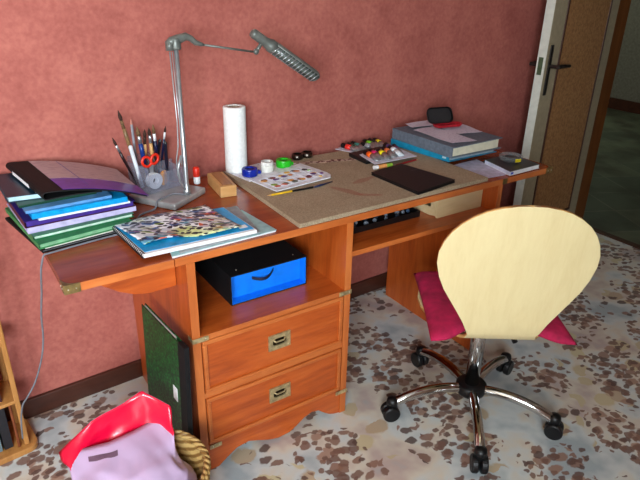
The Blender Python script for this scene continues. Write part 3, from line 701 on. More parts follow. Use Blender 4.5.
# ------------------------------------------------------------------ palette sheets, tape reels, cups, pencil
flat([(.422, -.190), (.665, -.094), (.562, -.020), (.398, -.050)], BT+.0003, BT+.0016, 'instruction_sheet', printed('small_print_sheet', (232, 232, 238), (176, 180, 190), 90, 60, .56, .5), 'white printed sheet lying under the tape reels and kitchen roll', 'sheet', bevel=0)
pl = thing('paint_palette', 'white plastic paint palette with smeared colours in its wells', 'palette', (.560, -.225, BT+.0020), R(0))
pq = [(-.150, -.005), (-.118, -.100), (.130, -.048), (.150, -.010), (.130, .020), (.078, .105), (.020, .098)]
pq = [(-.136, .045), (-.112, -.101), (.118, -.075), (.136, -.050), (.138, -.020), (.112, .115)]
MB().prism(pq, 0, .004).build('palette_tray', col((226, 230, 238), .35), pl, bevel=.001)
A_, B_, Cc, Dd = Vector((-.108, -.096)), Vector((.124, -.068)), Vector((.108, .106)), Vector((-.130, .040))
def pxy(u, v): p = A_.lerp(B_, u).lerp(Dd.lerp(Cc, u), v); return p
paints = [(206, 104, 84), (236, 190, 80), (96, 130, 190), (120, 60, 56), (222, 226, 232), (70, 96, 84), (210, 140, 90), (130, 170, 70), (90, 60, 130), (160, 196, 226), (226, 160, 60), (60, 60, 66)]
wr_ = rnd
for i in range(6):
    for j in range(2):
        u0, v0 = .06+.15*i, .12+.40*j
        q = [pxy(u0, v0), pxy(u0+.12, v0), pxy(u0+.12, v0+.32), pxy(u0, v0+.32)]
        ww = MB()
        for k in range(4):
            a, b_ = q[k], q[(k+1) % 4]; ww.tube([(a.x, a.y, .0046), (b_.x, b_.y, .0046)], .0009, 6)
        ww.build('well', col((214, 220, 230), .35), pl)
        for k in range(2):
            c0 = pxy(u0+.03+.06*rnd.random(), v0+.06+.2*rnd.random()); cc_ = paints[(i*5+j*3+k*7) % 12]
            n = 12; poly = [(c0.x+(.010+.005*rnd.random())*math.cos(2*math.pi*t_/n), c0.y+(.007+.004*rnd.random())*math.sin(2*math.pi*t_/n)) for t_ in range(n)]
            MB().prism(poly, .0041+.0003*k, .0049+.0003*k).build('paint_smear', col(cc_, .4), pl)
for (u, v, cc_) in ((1.0, .25, (96, 40, 130)), (.93, .55, (150, 210, 130)), (.90, .12, (240, 200, 110))):
    p = pxy(u, v); MB().lathe([(.007, .0042), (.006, .0062), (.002, .0068)], (p.x-.006, p.y, 0), 14).build('paint_smear', col(cc_, .4), pl, smooth=True)
pc = thing('pencil', 'yellow and black pencil lying in front of the white palette', 'pencil', (.513, -.350, BT+.0003), 0)
d0, d1 = Vector((-.110, .006, .0036)), Vector((.060, -.001, .0036)); dd_ = (d1-d0).normalized()
MB().tube([d0, d0+dd_*.014], [.0006, .0034], 6).build('tip', M['beech'], pc)
MB().tube([d0+dd_*.014, d0+dd_*.09], .0035, 6).build('barrel', col((222, 176, 34), .35), pc)
MB().tube([d0+dd_*.09, d1], .0035, 6).build('barrel_stripe', M['black'], pc)
tag(MB().tube([(.577, -.3525, BT+.0042), (.60, -.349, BT+.0045), (.660, -.337, BT+.0042)], [.0028, .0038, .0015], 8).build('pen', col((30, 44, 86), .3), smooth=True), 'dark blue pen lying in line with the yellow pencil', 'pen')
def reel(name, label, loc, r, h, c_, dark, hole=.45):
    o = thing(name, label, 'tape', loc, 0, 'tape reels in front of the kitchen roll')
    MB().lathe([(r*.55, 0), (r*.95, 0), (r, h*.15), (r, h*.8), (r*.94, h), (r*.55, h), (r*.55, 0)], (0, 0, 0), 36, caps=False).build('case', c_, o, smooth=False, bevel=.0008)
    MB().lathe([(r*.16, h*.1), (r*.545, h*.1), (r*.545, h*.8), (r*.16, h*.8), (r*.16, h*.1)], (0, 0, 0), 28, caps=False).build('reel_hub', dark, o)
    return o
rb = reel('tape_dispenser', 'dark blue tape dispenser lying tilted beside the kitchen roll', (.452, -.132, BT+.0024), .028, .026, col((16, 40, 150), .25), col((10, 22, 84), .4))
MB().box(.016, .042, -.008, .010, .001, .013).build('cutter', col((16, 40, 150), .25), rb, bevel=.003)
reel('masking_tape', 'stack of white masking tape between the blue and green dispensers', (.528, -.120, BT+.0020), .0235, .024, col((226, 224, 216), .7), col((160, 156, 150), .7))
MB().lathe([(.014, .0245), (.022, .0245), (.022, .036), (.014, .036), (.014, .0245)], (0, 0, 0), 32, caps=False).build('upper_roll', col((232, 230, 224), .7), bpy.data.objects['masking_tape'])
rg = reel('tape_dispenser', 'bright green tape dispenser right of the white masking tape', (.606, -.103, BT+.0020), .0285, .026, col((40, 186, 34), .3), col((20, 110, 24), .4))
MB().box(.016, .038, -.008, .008, .001, .013).build('cutter', col((40, 186, 34), .3), rg, bevel=.003)
dc = thing('palette_cups', 'pair of small metal dipper cups joined together near the wall', 'cups', (.722, -.045, BT+.0004), R(5))
for sx in (-.0235, .0235):
    MB().lathe([(.002, 0), (.019, 0), (.022, .004), (.022, .018), (.016, .021), (.015, .020), (.020, .017), (.018, .004), (.002, .003)], (sx, 0, 0), 28, caps=False).build('cup', col((92, 84, 78), .3, 1), dc, smooth=True)
MB().box(-.010, .010, -.004, .004, .001, .003).build('clip', col((92, 84, 78), .3, 1), dc)
st = MB(); st.grid(lambda u, v: Vector((.672+.215*u, -.112-.058*u+.026*v, BT+.001+.0006*math.sin(u*12))), 14, 1)
tag(st.build('paper_strip', M['scribble'], solid=.0006), 'torn pale strip of paper with dark red marks behind the palette', 'paper strip')

# ------------------------------------------------------------------ paint tubes on trays
def tray(poly, z, label, zz=.0022):
    o = flat(poly, z, z+zz, 'paint_tray', col((206, 208, 222), .4), label, 'tray', 'white trays for the paint tubes')
    return o
tray([(.899, -.012), (.929, -.082), (1.020, -.060), (1.012, .020)], BT+.0004, 'white tray of paint tubes furthest left, against the wall')
tray([(1.030, -.010), (1.022, -.092), (1.118, -.100), (1.118, .0)], BT+.0004, 'white tray of paint tubes touching the blue binder, against the wall')
flat([(.888, -.118), (.884, -.235), (1.068, -.235), (1.053, -.106)], BT+.0004, .7795, 'paint_case', M['black'], 'flat black case under the front tray of paint tubes', 'case', bevel=.003)
tray([(.905, -.165), (.880, -.290), (1.085, -.290), (1.100, -.128)], .7798, 'frontmost white tray of paint tubes, on the black case')
tubes = [('red', (226, 48, 40), .931, -.018, .7668, -70, 'on the furthest left tray'), ('dark green', (40, 70, 52), .955, -.024, .7668, -80, 'on the furthest left tray'), ('teal', (54, 130, 120), .983, -.016, .7668, -86, 'on the furthest left tray'),
         ('lime green', (120, 196, 40), 1.046, -.014, .7668, -85, 'by the wall'), ('black', (40, 40, 44), 1.070, -.016, .7668, -92, 'by the wall'), ('yellow', (232, 206, 30), 1.094, -.020, .7668, -96, 'by the wall'),
         ('plum', (110, 50, 90), 1.066, -.176, .7822, -112, 'at the right end of the front tray'), ('silver', (150, 150, 156), 1.010, -.045, .7668, -70, 'between the back trays'),
         ('violet', (90, 70, 130), 1.052, -.142, .7822, -100, 'on the front tray'), ('orange', (244, 96, 20), .918, -.185, .7822, -92, 'on the front tray'), ('magenta', (222, 40, 110), .945, -.180, .7822, -96, 'on the front tray'),
         ('lemon yellow', (244, 226, 30), .975, -.192, .7822, -100, 'on the front tray'), ('rust orange', (216, 112, 60), 1.012, -.180, .7822, -100, 'on the front tray'), ('white', (226, 236, 244), 1.040, -.182, .7822, -96, 'on the front tray')]
for nm, c_, x, y, z, ang, where in tubes:
    Lb = .056 if z < .77 else .060
    t_ = thing('paint_tube', 'small silver paint tube with a %s band %s' % (nm, where), 'paint tube', (x, y, z), R(ang), 'paint tubes on the trays'); t_.scale = (1.4, 1.5, 1.4)
    MB().lathe([(.0068, 0), (.0074, .001), (.0068, .012)], (-.002, 0, .0082), 14, (1, 0, 0)).build('cap', M['black'], t_)
    def ring(xx, ry, rz): return [Vector((xx, ry*math.cos(2*math.pi*k/14), max(.0003, .0082-.0082*(xx/Lb)*.75*0+0)+rz*math.sin(2*math.pi*k/14)-(.0082-rz)*.95)) for k in range(14)]
    MB().loft([ring(.0105, .0045, .0045), ring(.013, .0075, .0075), ring(.030, .0080, .0070)], cap0=True, cap1=True).build('band', col(c_, .35), t_, smooth=True)
    MB().loft([ring(.0302, .0079, .0069), ring(Lb*.8, .0088, .0040), ring(Lb, .0092, .0012)], cap0=True, cap1=True).build('tube_body', M['steel'] if nm != 'white' else col((220, 232, 240), .3), t_, smooth=True)

# tube and red pencil in front of the trays
pt = thing('paint_tube', 'white capped paint tube with orange and green label lying behind the tablet', 'paint tube', (.868, -.300, BT+.0004), R(-4))
MB().lathe([(.0070, 0), (.0074, .001), (.0074, .018), (.007, .019)], (0, 0, .0085), 16, (1, 0, 0)).build('cap', M['white'], pt)
MB().lathe([(.0078, .0195), (.0078, .055)], (0, 0, .0085), 16, (1, 0, 0)).build('label', col((222, 150, 84), .5), pt)
MB().lathe([(.0078, .0553), (.0076, .080), (.002, .082)], (0, 0, .0085), 16, (1, 0, 0)).build('tube_body', col((126, 172, 54), .5), pt)
rp = thing('colored_pencil', 'dark red pencil lying between the paint tray and the tablet', 'pencil', (.970, -.306, BT+.0004))
MB().tube([(0, 0, .0036), (.110, .014, .0036)], .0035, 6).build('barrel', col((150, 22, 24), .35), rp)
MB().tube([(.1101, .014, .0036), (.122, .0155, .0036)], [.0034, .0006], 6).build('tip', M['beech'], rp)

# ------------------------------------------------------------------ tablet
tb = thing('tablet_case', 'closed black tablet case lying on the right front of the board', 'tablet', (.935, -.455, BT+.0005), 0)
tp = [(-.106, -.128), (.088, -.100), (.048, .135), (-.112, .112)]
MB().prism(tp, 0, .007).build('case_back', M['black'], tb, bevel=.002)
MB().prism(inset(tp, .03), .0072, .0088).build('tablet', col((12, 12, 14), .15), tb)
MB().prism(tp, .009, .012).build('case_cover', plain('dark_leather', (22, 16, 15), .55, bumps=.3, scale=300), tb, bevel=.001)
MB().box(.02, .05, .05, .053, .0121, .0123).build('emblem', col((66, 60, 56), .4), tb)

# ------------------------------------------------------------------ binders at the right
bb = thing('ring_binder', 'bright blue binder under the grey binder at the right of the desk', 'binder', (1.29, -.22, .7646))
q = [(-.115, -.150), (.155, -.150), (.140, .150), (-.150, .150)]
MB().prism(q, 0, .0025).build('bottom_cover', col((20, 140, 180), .4), bb, bevel=.0006)
MB().prism(q, .0235, .026).build('top_cover', col((20, 140, 180), .4), bb, bevel=.0006)
MB().prism([q[0], (q[0][0]+.003, q[0][1]), (q[3][0]+.003, q[3][1]), q[3]], .0027, .0233).build('spine', col((20, 140, 180), .4), bb)
MB().prism([(-.108, -.140), (.140, -.145), (.126, .14), (-.14, .14)], .0028, .0230).build('sheets', M['greypage'], bb)
k = MB()
def sp(t_, z): return Vector((q[0][0]+(q[3][0]-q[0][0])*t_-.0006, q[0][1]+.3*t_, z))
k.prism([(.04, .010), (.10, .010), (.10, .017), (.04, .017)], 0, .0006, frame=lambda p: Vector((sp(p[0], 0).x-p[2], sp(p[0], 0).y, p[1])))
k.build('spine_label', col((190, 216, 226), .5), bb)
gb = thing('ring_binder', 'grey binder with cream pages, on top of the blue binder', 'binder', (1.29, -.235, .7908))
q = [(-.135, -.168), (.140, -.168), (.135, .165), (-.145, .165)]
gm = plain('grey_marbled_board', (98, 110, 124), .6, var=.06, scale=90)
MB().prism(q, 0, .0028).build('bottom_cover', gm, gb, bevel=.0006)
MB().prism([(-.137, -.176), (.134, -.172), (.130, .165), (-.145, .165)], [.0405, .0425, .040, .040], [.0435, .0455, .043, .043]).build('top_cover', gm, gb, bevel=.0006)
MB().prism([q[0], (q[0][0]+.003, q[0][1]), (q[3][0]+.003, q[3][1]), q[3]], .003, .0400).build('spine', gm, gb)
MB().prism([(-.128, -.158), (.128, -.158), (.122, .15), (-.13, .15)], .0032, .0385).build('sheets', M['cream'], gb)
def paper(poly, z, name, label, mat, wav=.0012):
    A0, B0, C0, D0 = [Vector(p) for p in poly]
    mb = MB(); mb.grid(lambda u, v: Vector((*(A0.lerp(B0, u).lerp(D0.lerp(C0, u), v)), z+wav*(1+math.sin(u*7+v*5)))), 10, 10)
    return tag(mb.build(name, mat, solid=.0004), label, 'paper')
paper([(1.185, -.150), (1.180, -.375), (1.295, -.392), (1.30, -.140)], .8375, 'paper_sheet', 'handwritten sheet lying at the front of the grey binder', M['print'])
paper([(1.215, -.065), (1.200, -.130), (1.40, -.150), (1.37, -.06)], .8405, 'paper_sheet', 'sheet lying under the glasses case, nearest the wall', M['print'])
paper([(1.305, -.160), (1.302, -.290), (1.415, -.310), (1.44, -.150)], .8378, 'paper_sheet', 'sheet poking out to the right of the glasses case', M['print'])
# open glasses case
gc = thing('glasses_case', 'open glasses case, black outside with a red tray, on the grey binder', 'glasses case', (1.322, -.196, .8462), R(-12))
def rr(x0, x1, y0, y1, r, n=6):
    out = []
    for cx, cy, a0 in ((x1-r, y1-r, 0), (x0+r, y1-r, 90), (x0+r, y0+r, 180), (x1-r, y0+r, 270)):
        for k in range(n+1): a = R(a0+90*k/n); out.append((cx+r*math.cos(a), cy+r*math.sin(a)))
    return out
o1 = rr(-.058, .074, -.022, .028, .02); i1 = [(x*.93, .003+(y-.003)*.86) for x, y in o1]
MB().loft([[Vector((x*.88, y*.85, 0)) for x, y in o1], [Vector((x, y, .012)) for x, y in o1], [Vector((x, y, .012)) for x, y in i1], [Vector((x*.85, y*.8, .004)) for x, y in i1]], cap0=True, cap1=True).build('case_tray', col((158, 20, 34), .4), gc, smooth=False, bevel=.001)
hin = Vector((-.004, .016, .0125)); q_ = Matrix.Rotation(R(62), 3, 'X')
def lidp(x, y, z): return hin+q_ @ Vector((x, y, z))
o2 = rr(-.070, .052, -.002, .066, .022)
MB().loft([[lidp(x, y, 0) for x, y in [(a*.93, .036+(b_-.036)*.88) for a, b_ in o2]][::1], [lidp(x, y, 0) for x, y in o2], [lidp(x*.9, .036+(y-.036)*.85, -.016) for x, y in o2]], cap0=False, cap1=True).build('case_lid', M['black'], gc, bevel=.001)
MB().prism([(a*.9, .036+(b_-.036)*.86) for a, b_ in o2], -.010, -.008, frame=lambda p: lidp(*p)).build('lid_lining', col((30, 26, 28), .8), gc)

# paper, book, ashtray
paper([(1.1715, -.552), (1.290, -.560), (1.335, -.368), (1.180, -.378)], H+.0008, 'paper_sheet', 'blank lilac-white sheet right of the board in front of the binders', col((196, 190, 214), .7), .0004)
bo = thing('book', 'slim black-covered book with white pages at the right end of the desk', 'book', (1.385, -.475, H+.0008), 0)
q = [(-.105, -.100), (.066, -.096), (.078, .050), (-.072, .050)]
bo.location = (1.385, -.478, H+.0026)
MB().prism(q, 0, .0015).build('bottom_cover', M['white'], bo)
MB().prism(inset(q, .02), .0017, .0148).build('pages', M['white'], bo)
MB().prism([q[0], (q[0][0]+.003, q[0][1]), (q[3][0]+.003, q[3][1]), q[3]], .0016, .0150).build('spine', col((206, 212, 232), .4), bo)
MB().prism(q, .0152, .0168).build('top_cover', col((40, 42, 46), .35), bo)
MB().box(-.100, -.088, -.1012, -.1002, .004, .012).build('blue_mark', col((50, 80, 190), .4), bo)
ah = thing('ashtray', 'round clear glass dish with a yellow label, on the black-covered book', 'dish', (1.390, -.485, H+.0198))
MB().lathe([(.004, 0), (.036, 0), (.042, .006), (.044, .020), (.040, .022), (.036, .014), (.030, .006), (.004, .005)], (0, 0, 0), 40, caps=False).build('dish_body', M['glass'], ah, smooth=True)
MB().lathe([(.003, .0065), (.028, .0065), (.030, .011), (.003, .011)], (0, 0, 0), 28).build('dish_contents', M['black'], ah)
a_ = MB(); a_.grid(lambda u, v: Vector((.0445*math.cos(R(-118+34*u)), .0445*math.sin(R(-118+34*u)), .005+.012*v)), 6, 1); a_.build('yellow_label', col((232, 208, 30), .5), ah, solid=.0006)

# ------------------------------------------------------------------ box in the cabinet
bxo = thing('document_box', 'black box file with a bright blue recessed front and ribbon pull, on the cabinet shelf', 'box', (.332, -.483, .4970), R(0))
w2, h2, dp = .1335, .100, .33
b_ = MB(); b_.box(-w2, w2, 0, dp, 0, .003); b_.box(-w2, w2, 0, dp, h2-.003, h2); b_.box(-w2, -w2+.003, 0, dp, .003, h2-.003); b_.box(w2-.003, w2, 0, dp, .003, h2-.003); b_.box(-w2+.003, w2-.003, dp-.003, dp, .003, h2-.003)
b_.build('box_shell', M['blackboard'], bxo)
b_ = MB(); e_ = .0003; ww = w2-.003-e_; b_.box(-ww, ww, .034, .036, .0035, h2-.0035)
b_.box(-ww, ww, .0, .0335, .0033, .0042); b_.box(-ww, ww, .0, .0335, h2-.0042, h2-.0033); b_.box(-ww, -ww+.001, .0, .0335, .0045, h2-.0045); b_.box(ww-.001, ww, 0, .0335, .0045, h2-.0045)
b_.build('box_front', M['blue_card'], bxo)
b_ = MB(); b_.grid(lambda u, v: Vector((-.046+.076*u, .0325-.018*math.sin(math.pi*u), .052+.010*u*u+.010*v-.006*math.sin(math.pi*u))), 14, 2); b_.build('ribbon_pull', col((14, 24, 50), .6), bxo, solid=.001)
k = MB()
for sx, yy in ((-.10, .03), (.10, .03)): k.ball((sx, yy, h2+.0004), .002, 8)
k.build('rivet', M['screw'], bxo)

# ------------------------------------------------------------------ shelf contents in the knee space
cr = thing('wooden_crate', 'low pale wooden box with a hand slot, on the shelf under the desktop', 'box', (1.103, -.52, .6260), 0)
cw, cd, chh = .112, .30, .070
b_ = MB(); b_.box(-cw, cw, 0, .008, 0, chh); b_.box(-cw, cw, cd-.008, cd, 0, chh); b_.box(cw-.008, cw, .008, cd-.008, 0, chh); b_.box(-cw+.008, cw-.008, .008, cd-.008, 0, .006)
# left side with an oval slot
n = 28; outer = []; inner = []; cyy, czz = .060, .040
for i in range(n):
    a = 2*math.pi*i/n; ca, sa = math.cos(a), math.sin(a)
    e = max(abs(ca)/1, abs(sa)/1)
    oy = .0+(cd-.016)/2*(1+ca/e)+.008; oz = chh/2*(1+sa/e); outer.append((oy, oz)); inner.append((cyy+.024*max(-1, min(1, 1.2*ca)), czz+.010*sa))
F = lambda p, x: Vector((x, p[0], p[1]))
b_.loft([[F(p, -cw) for p in outer], [F(p, -cw+.008) for p in outer], [F(p, -cw+.008) for p in inner], [F(p, -cw) for p in inner], [F(p, -cw) for p in outer]])
b_.build('crate_body', M['pine'], cr)
MB().box(-cw+.0082, cw-.0082, .0082, cd-.0082, chh-.005, chh-.001).build('crate_lid', M['pine'], cr)
bt = thing('bead_tray', 'shallow black tray with small shiny items, left on the shelf under the desktop', 'tray', (.82, -.40, .6260))
b_ = MB(); b_.box(-.20, .13, -.075, .08, 0, .003); b_.box(-.20, .13, -.075, -.072, .003, .022); b_.box(-.20, .13, .077, .08, .003, .022); b_.box(-.20, -.197, -.072, .077, .003, .022); b_.box(.127, .13, -.072, .077, .003, .022)
b_.build('tray_body', M['black'], bt)
for i in range(14):
    r_ = .006+.004*rnd.random()
    c_ = rnd.choice([(120, 128, 140), (70, 92, 120), (150, 154, 160), (50, 56, 66)])
    k = MB().ball((-.185+.0228*i, -.055+.04*rnd.random(), .0035+r_), r_, 12)
    oo = k.build('glass_bead', col(c_, .15), None); oo.location = Vector(oo.location)+Vector((.82, -.40, .6260)); tag(oo, 'small shiny bead in the black tray under the desktop', 'bead', 'beads in the black tray')

# ------------------------------------------------------------------ portfolio against the cabinet side
pf = thing('art_portfolio', 'green marbled card portfolio with a black spine leaning on the desk side', 'portfolio', (-.012, -.490, 0), 0)
q = [(-.006, -.136), (.012, -.136), (-.005, .130), (-.022, .130)]
def side_plate(x0, x1, ya, yb, z0, z1, name, mat, lean=0, par=pf):
    """upright plate running from (xa,ya) to (xb,yb) with thickness"""
    pass
def pl_at(y): return -.004+(-.020)*((y+.136)/.266)
def plate(off0, off1, ya, yb, z0, z1, name, mat, bev=.0006):
    poly = [(pl_at(ya)+off0, ya), (pl_at(ya)+off1, ya), (pl_at(yb)+off1, yb), (pl_at(yb)+off0, yb)]
    m_ = MB(); m_.prism(poly, z0, z1)
    for v in m_.bm.verts: v.co.x += .018*(v.co.z/.5)-.012
    m_.build(name, mat, pf, bevel=bev)
ya, yb = -.140, .135
plate(-.004, -.001, -.105, yb, .001, .512, 'front_cover', M['marble'])
plate(.006, .009, -.105, yb, .001, .512, 'back_cover', M['marble'])
plate(-.0006, .0056, -.08, yb-.006, .004, .509, 'sheets', M['white'])
plate(-.0046, .0096, ya-.006, -.1055, .0, .512, 'spine', M['blackboard'])
plate(-.0052, -.0043, -.088, -.062, .300, .345, 'label', M['white'], 0)
# ------------------------------------------------------------------ basket with bag
BC = Vector((-.165, -.745, 0))
bs = thing('wicker_basket', 'round wicker waste basket standing in front of the desk end', 'basket', BC)
prof = [(.105, .002), (.112, .01), (.128, .12), (.140, .235)]
b_ = MB(); nk = 26
b_.lathe([(.004, .002), (.105, .002), (.112, .01), (.120, .07), (.128, .12), (.134, .18), (.140, .235), (.134, .235), (.128, .18), (.122, .12), (.112, .03), (.004, .012)], (0, 0, 0), 64, caps=False)
b_.build('basket_body', M['wicker'], bs, smooth=True)
bs.scale = (1, 1, 1.07)
for zz in [.03+.022*i for i in range(10)]:
    rr_ = .112+.028*(zz-.01)/.225
    b_ = MB(); b_.tube([((rr_+.003*math.cos(18*a+zz*70*math.pi))*math.cos(a), (rr_+.003*math.cos(18*a+zz*70*math.pi))*math.sin(a), zz) for a in [2*math.pi*k/108 for k in range(108)]], .0055, 6, closed=True)
    b_.build('weave_band', M['wicker'], bs, smooth=True)
for ph in range(3):
    b_ = MB(); b_.tube([((.139+.005*math.cos(14*a+ph*2.094))*math.cos(a), (.139+.005*math.cos(14*a+ph*2.094))*math.sin(a), .244+.005*math.sin(14*a+ph*2.094)) for a in [2*math.pi*k/140 for k in range(140)]], .0055, 8, closed=True)
    b_.build('rim_braid', M['wicker'], bs, smooth=True)
bag = thing('carrier_bag', 'crumpled crimson plastic bag with a lilac inside, slumped over the wicker basket', 'bag', (BC.x, BC.y, .02))
NR = 72
def lerp_loop(keys, n=NR):
    P_ = [Vector(k) for k in keys]; m_ = len(P_); out = []
    seg = [(P_[(i+1) % m_]-P_[i]).length for i in range(m_)]; tot = sum(seg)
    for k in range(n):
        d = tot*k/n; i = 0
        while d > seg[i]: d -= seg[i]; i += 1
        out.append(P_[i].lerp(P_[(i+1) % m_], d/seg[i]))
    return out
# opening: left tip, front lip, right corner, then the raised lilac back
lip = [(-.350, -.600, .300), (-.290, -.620, .301), (-.232, -.632, .302), (-.165, -.622, .300), (-.110, -.612, .302), (-.070, -.622, .312)]
back = [(-.068, -.640, .352), (-.092, -.605, .362), (-.122, -.578, .384), (-.175, -.580, .366), (-.262, -.588, .352), (-.310, -.592, .322)]
def nz3(p, s_, a_): 
    from mathutils import noise
    return noise.noise_vector(Vector(p)*s_)*a_
def bag_shell(shrink, name, mat):
    op = lerp_loop(lip+back)
    rings = [op]
    def ell(cx, cy, rx, ry, z, tilt=0, ph=0):
        out = []
        for k in range(NR):
            a = math.pi+2*math.pi*(k/NR)+ph
            out.append(Vector((cx+rx*math.cos(a), cy+ry*math.sin(a), z+tilt*math.sin(a))))
        return out
    rings.append(ell(-.212, -.702, .128, .098, .270, .0))
    rings.append(ell(-.186, -.738, .108, .112, .238, .0))
    rings.append(ell(-.165, -.745, .112, .112, .200))
    rings.append(ell(-.165, -.745, .100, .100, .100))
    rings.append(ell(-.165, -.745, .085, .085, .040))
    dense = []
    for i in range(len(rings)-1):
        for j in range(10):
            t_ = j/10; dense.append([a.lerp(b_, t_) for a, b_ in zip(rings[i], rings[i+1])])
    dense.append(rings[-1]); out = []
    for i, r_ in enumerate(dense):
        c_ = sum(r_, Vector())/len(r_); f = min(1, .12+i/10)
        out.append([(p+(nz3(p, 14, .012)+nz3(p, 30, .009))*f*(1 if i < 22 else .3)+(c_-p).normalized()*shrink)-Vector((BC.x, BC.y, .02)) for p in r_])
    mb = MB(); mb.loft(out, cap1=True)
    return mb.build(name, mat, bag, smooth=True)
bo_ = bag_shell(0, 'bag_body', [M['baglilac'], M['bagred']])
d = bo_.modifiers.new('s', 'SOLIDIFY'); d.thickness = .002; d.offset = -1; d.material_offset = 1

bo_.data.materials.append(col((112, 84, 104), .35))
for f_ in bo_.data.polygons:       # the grey cut-out window printed on the front of the bag
    p_ = f_.center; px_, py_ = p_.x+BC.x, p_.y+BC.y
    if f_.material_index == 0 and p_.z+.02 > .262 and abs(px_+.262) < .036*(1-.25*abs(py_+.668)/.014) and abs(py_+.668+.35*(px_+.262)) < .011: f_.material_index = 2
# ------------------------------------------------------------------ small shelf unit, far left
su = thing('shelf_unit', 'small honey-coloured wooden shelf unit with rounded base at the left edge', 'shelf', (-.53, -.135, 0), R(6))
def corner_poly(hx_, hy_, r): return rr(-hx_, hx_, -hy_, hy_, r)
MB().prism(corner_poly(.155, .085, .035), 0, .022).build('base', M['rattan_wood'], su, bevel=.003)
for z in (.19, .40, .62, .85, 1.05): MB().prism(corner_poly(.125, .068, .01), z, z+.012).build('shelf_board', M['rattan_wood'], su, bevel=.002)
MB().prism(corner_poly(.14, .078, .03), 1.25, 1.268).build('top_board', M['rattan_wood'], su, bevel=.003)  # unseen upper part, made tall so it shades the wall strip alongside
for sx in (-.122, .122):
    for sy in (-.060, .060):
        MB().box(sx-.0075, sx+.0075, sy-.0075, sy+.0075, .0225, 1.2495).build('post', M['rattan_wood'], su, bevel=.003)
MB().tube([(.100, -.060, .0225), (.100, -.060, .1895)], .0045, 8).build('spindle', col((120, 60, 30), .5), su)
a0 = math.cos(R(6)); b0 = math.sin(R(6))
bc_ = [(44, 58, 70), (96, 112, 118), (30, 30, 36), (104, 96, 84), (30, 54, 84), (60, 28, 32)]
nms = ['slate blue', 'grey', 'black', 'beige', 'navy', 'dark red']
for lev, zb in ((0, .0225), (1, .2025)):
    for i in range(3):
        lx = .010+.031*i; h_ = .135+.02*((i*7+lev*3) % 3)/2
        wx_, wy_ = -.53+lx*a0, -.135+lx*b0
        k_ = (i+lev*3) % 6
        o = thing('book', 'narrow %s book on the %s shelf of the honey-coloured unit' % (nms[k_], ['lowest', 'second'][lev]), 'book', (wx_, wy_, zb), R(6), 'books on the small shelf unit')
        MB().box(-.0125, .0125, -.050, -.048, 0, h_).build('spine', col(bc_[k_], .5), o)
        MB().box(-.0125, -.011, -.0478, .045, 0, h_).build('cover', col(bc_[k_], .5), o); MB().box(.011, .0125, -.0478, .045, 0, h_).build('cover', col(bc_[k_], .5), o)
        MB().box(-.0108, .0108, -.0476, .043, .002, h_-.003).build('pages', M['cream'], o)

# ------------------------------------------------------------------ swivel chair
AZ = R(55); cc = Vector((.946, -.814, 0))
chair = thing('swivel_chair', 'swivel chair with a pale balloon-shaped plywood back and chrome star base', 'chair', cc, AZ-math.pi/2)
# local frame: +y faces forward (towards the desk), +x to the sitter's right
angs = [R(157), R(230), R(300), R(375), R(444)]
for a in angs:
    al = a-(AZ-math.pi/2); ca, sa = math.cos(al), math.sin(al)
    prof = [(.035, .100), (.09, .108), (.16, .105), (.22, .092), (.262, .076), (.280, .066)]
    b_ = MB(); b_.tube(smooth_path([(r_*ca, r_*sa, z) for r_, z in prof], 3), [.0170]*15+[.015], 16); lg = b_.build('leg', M['chrome'], chair, smooth=True)
    ct = MB(); ct.lathe([(.006, .050), (.019, .052), (.021, .074), (.018, .086), (.004, .090)], (.285*ca, .285*sa, 0), 20); 
    ct.build('caster_housing', M['black'], lg, smooth=True)
    wdir = Vector((-sa, ca, 0)); wd = Vector((ca, sa, 0))
    for s_ in (-1, 1):
        cw_ = Vector((.290*ca, .290*sa, .0302))+wdir*s_*.0145
        MB().lathe([(.006, -.011), (.026, -.011), (.030, -.007), (.030, .007), (.026, .011), (.006, .011)], cw_, 24, wdir).build('caster_wheel', M['black'], lg, smooth=False, bevel=.001)
hb = MB(); hb.lathe([(.034, .080), (.050, .084), (.054, .096), (.053, .114), (.048, .120), (.026, .121)], (0, 0, 0), 32); hb.build('hub', M['black'], chair, smooth=True)
MB().lathe([(.0245, .1215), (.0245, .30), (.0235, .372)], (0, 0, 0), 32).build('gas_lift', M['chrome'], chair, smooth=True)
b_ = MB(); b_.lathe([(.0275, .3725), (.029, .376), (.029, .400), (.024, .402)], (0, 0, 0), 28); b_.box(-.07, .07, -.08, .08, .4025, .418); b_.build('seat_mount', M['black'], chair, bevel=.003)
b_ = MB(); b_.tube([(.03, .0, .400), (.070, -.02, .385), (.086, -.03, .365)], .0045, 8); b_.tube([(.082, -.028, .370), (.108, -.046, .322)], [.007, .009], 10); b_.build('lever', M['black'], chair, smooth=True)
# one-piece shell: seat flows through a narrow waist into the balloon back
half = [(0, .106), (.035, .122), (.075, .145), (.11, .166), (.15, .190), (.19, .207), (.235, .2175), (.27, .2165), (.305, .206), (.335, .190), (.362, .168), (.384, .141), (.402, .110), (.414, .076), (.421, .040), (.4225, .004)]
tl = R(8)
stations = []   # (spine point y,z, normal, half width, curvature)
# seat from front to rear
for yy, hw_ in ((.215, .03), (.205, .085), (.185, .130), (.15, .172), (.10, .200), (.04, .212), (-.02, .208), (-.08, .188), (-.13, .158), (-.165, .132)):
    stations.append((yy, .4265+.004*math.sin((.215-yy)*6), hw_, .0))
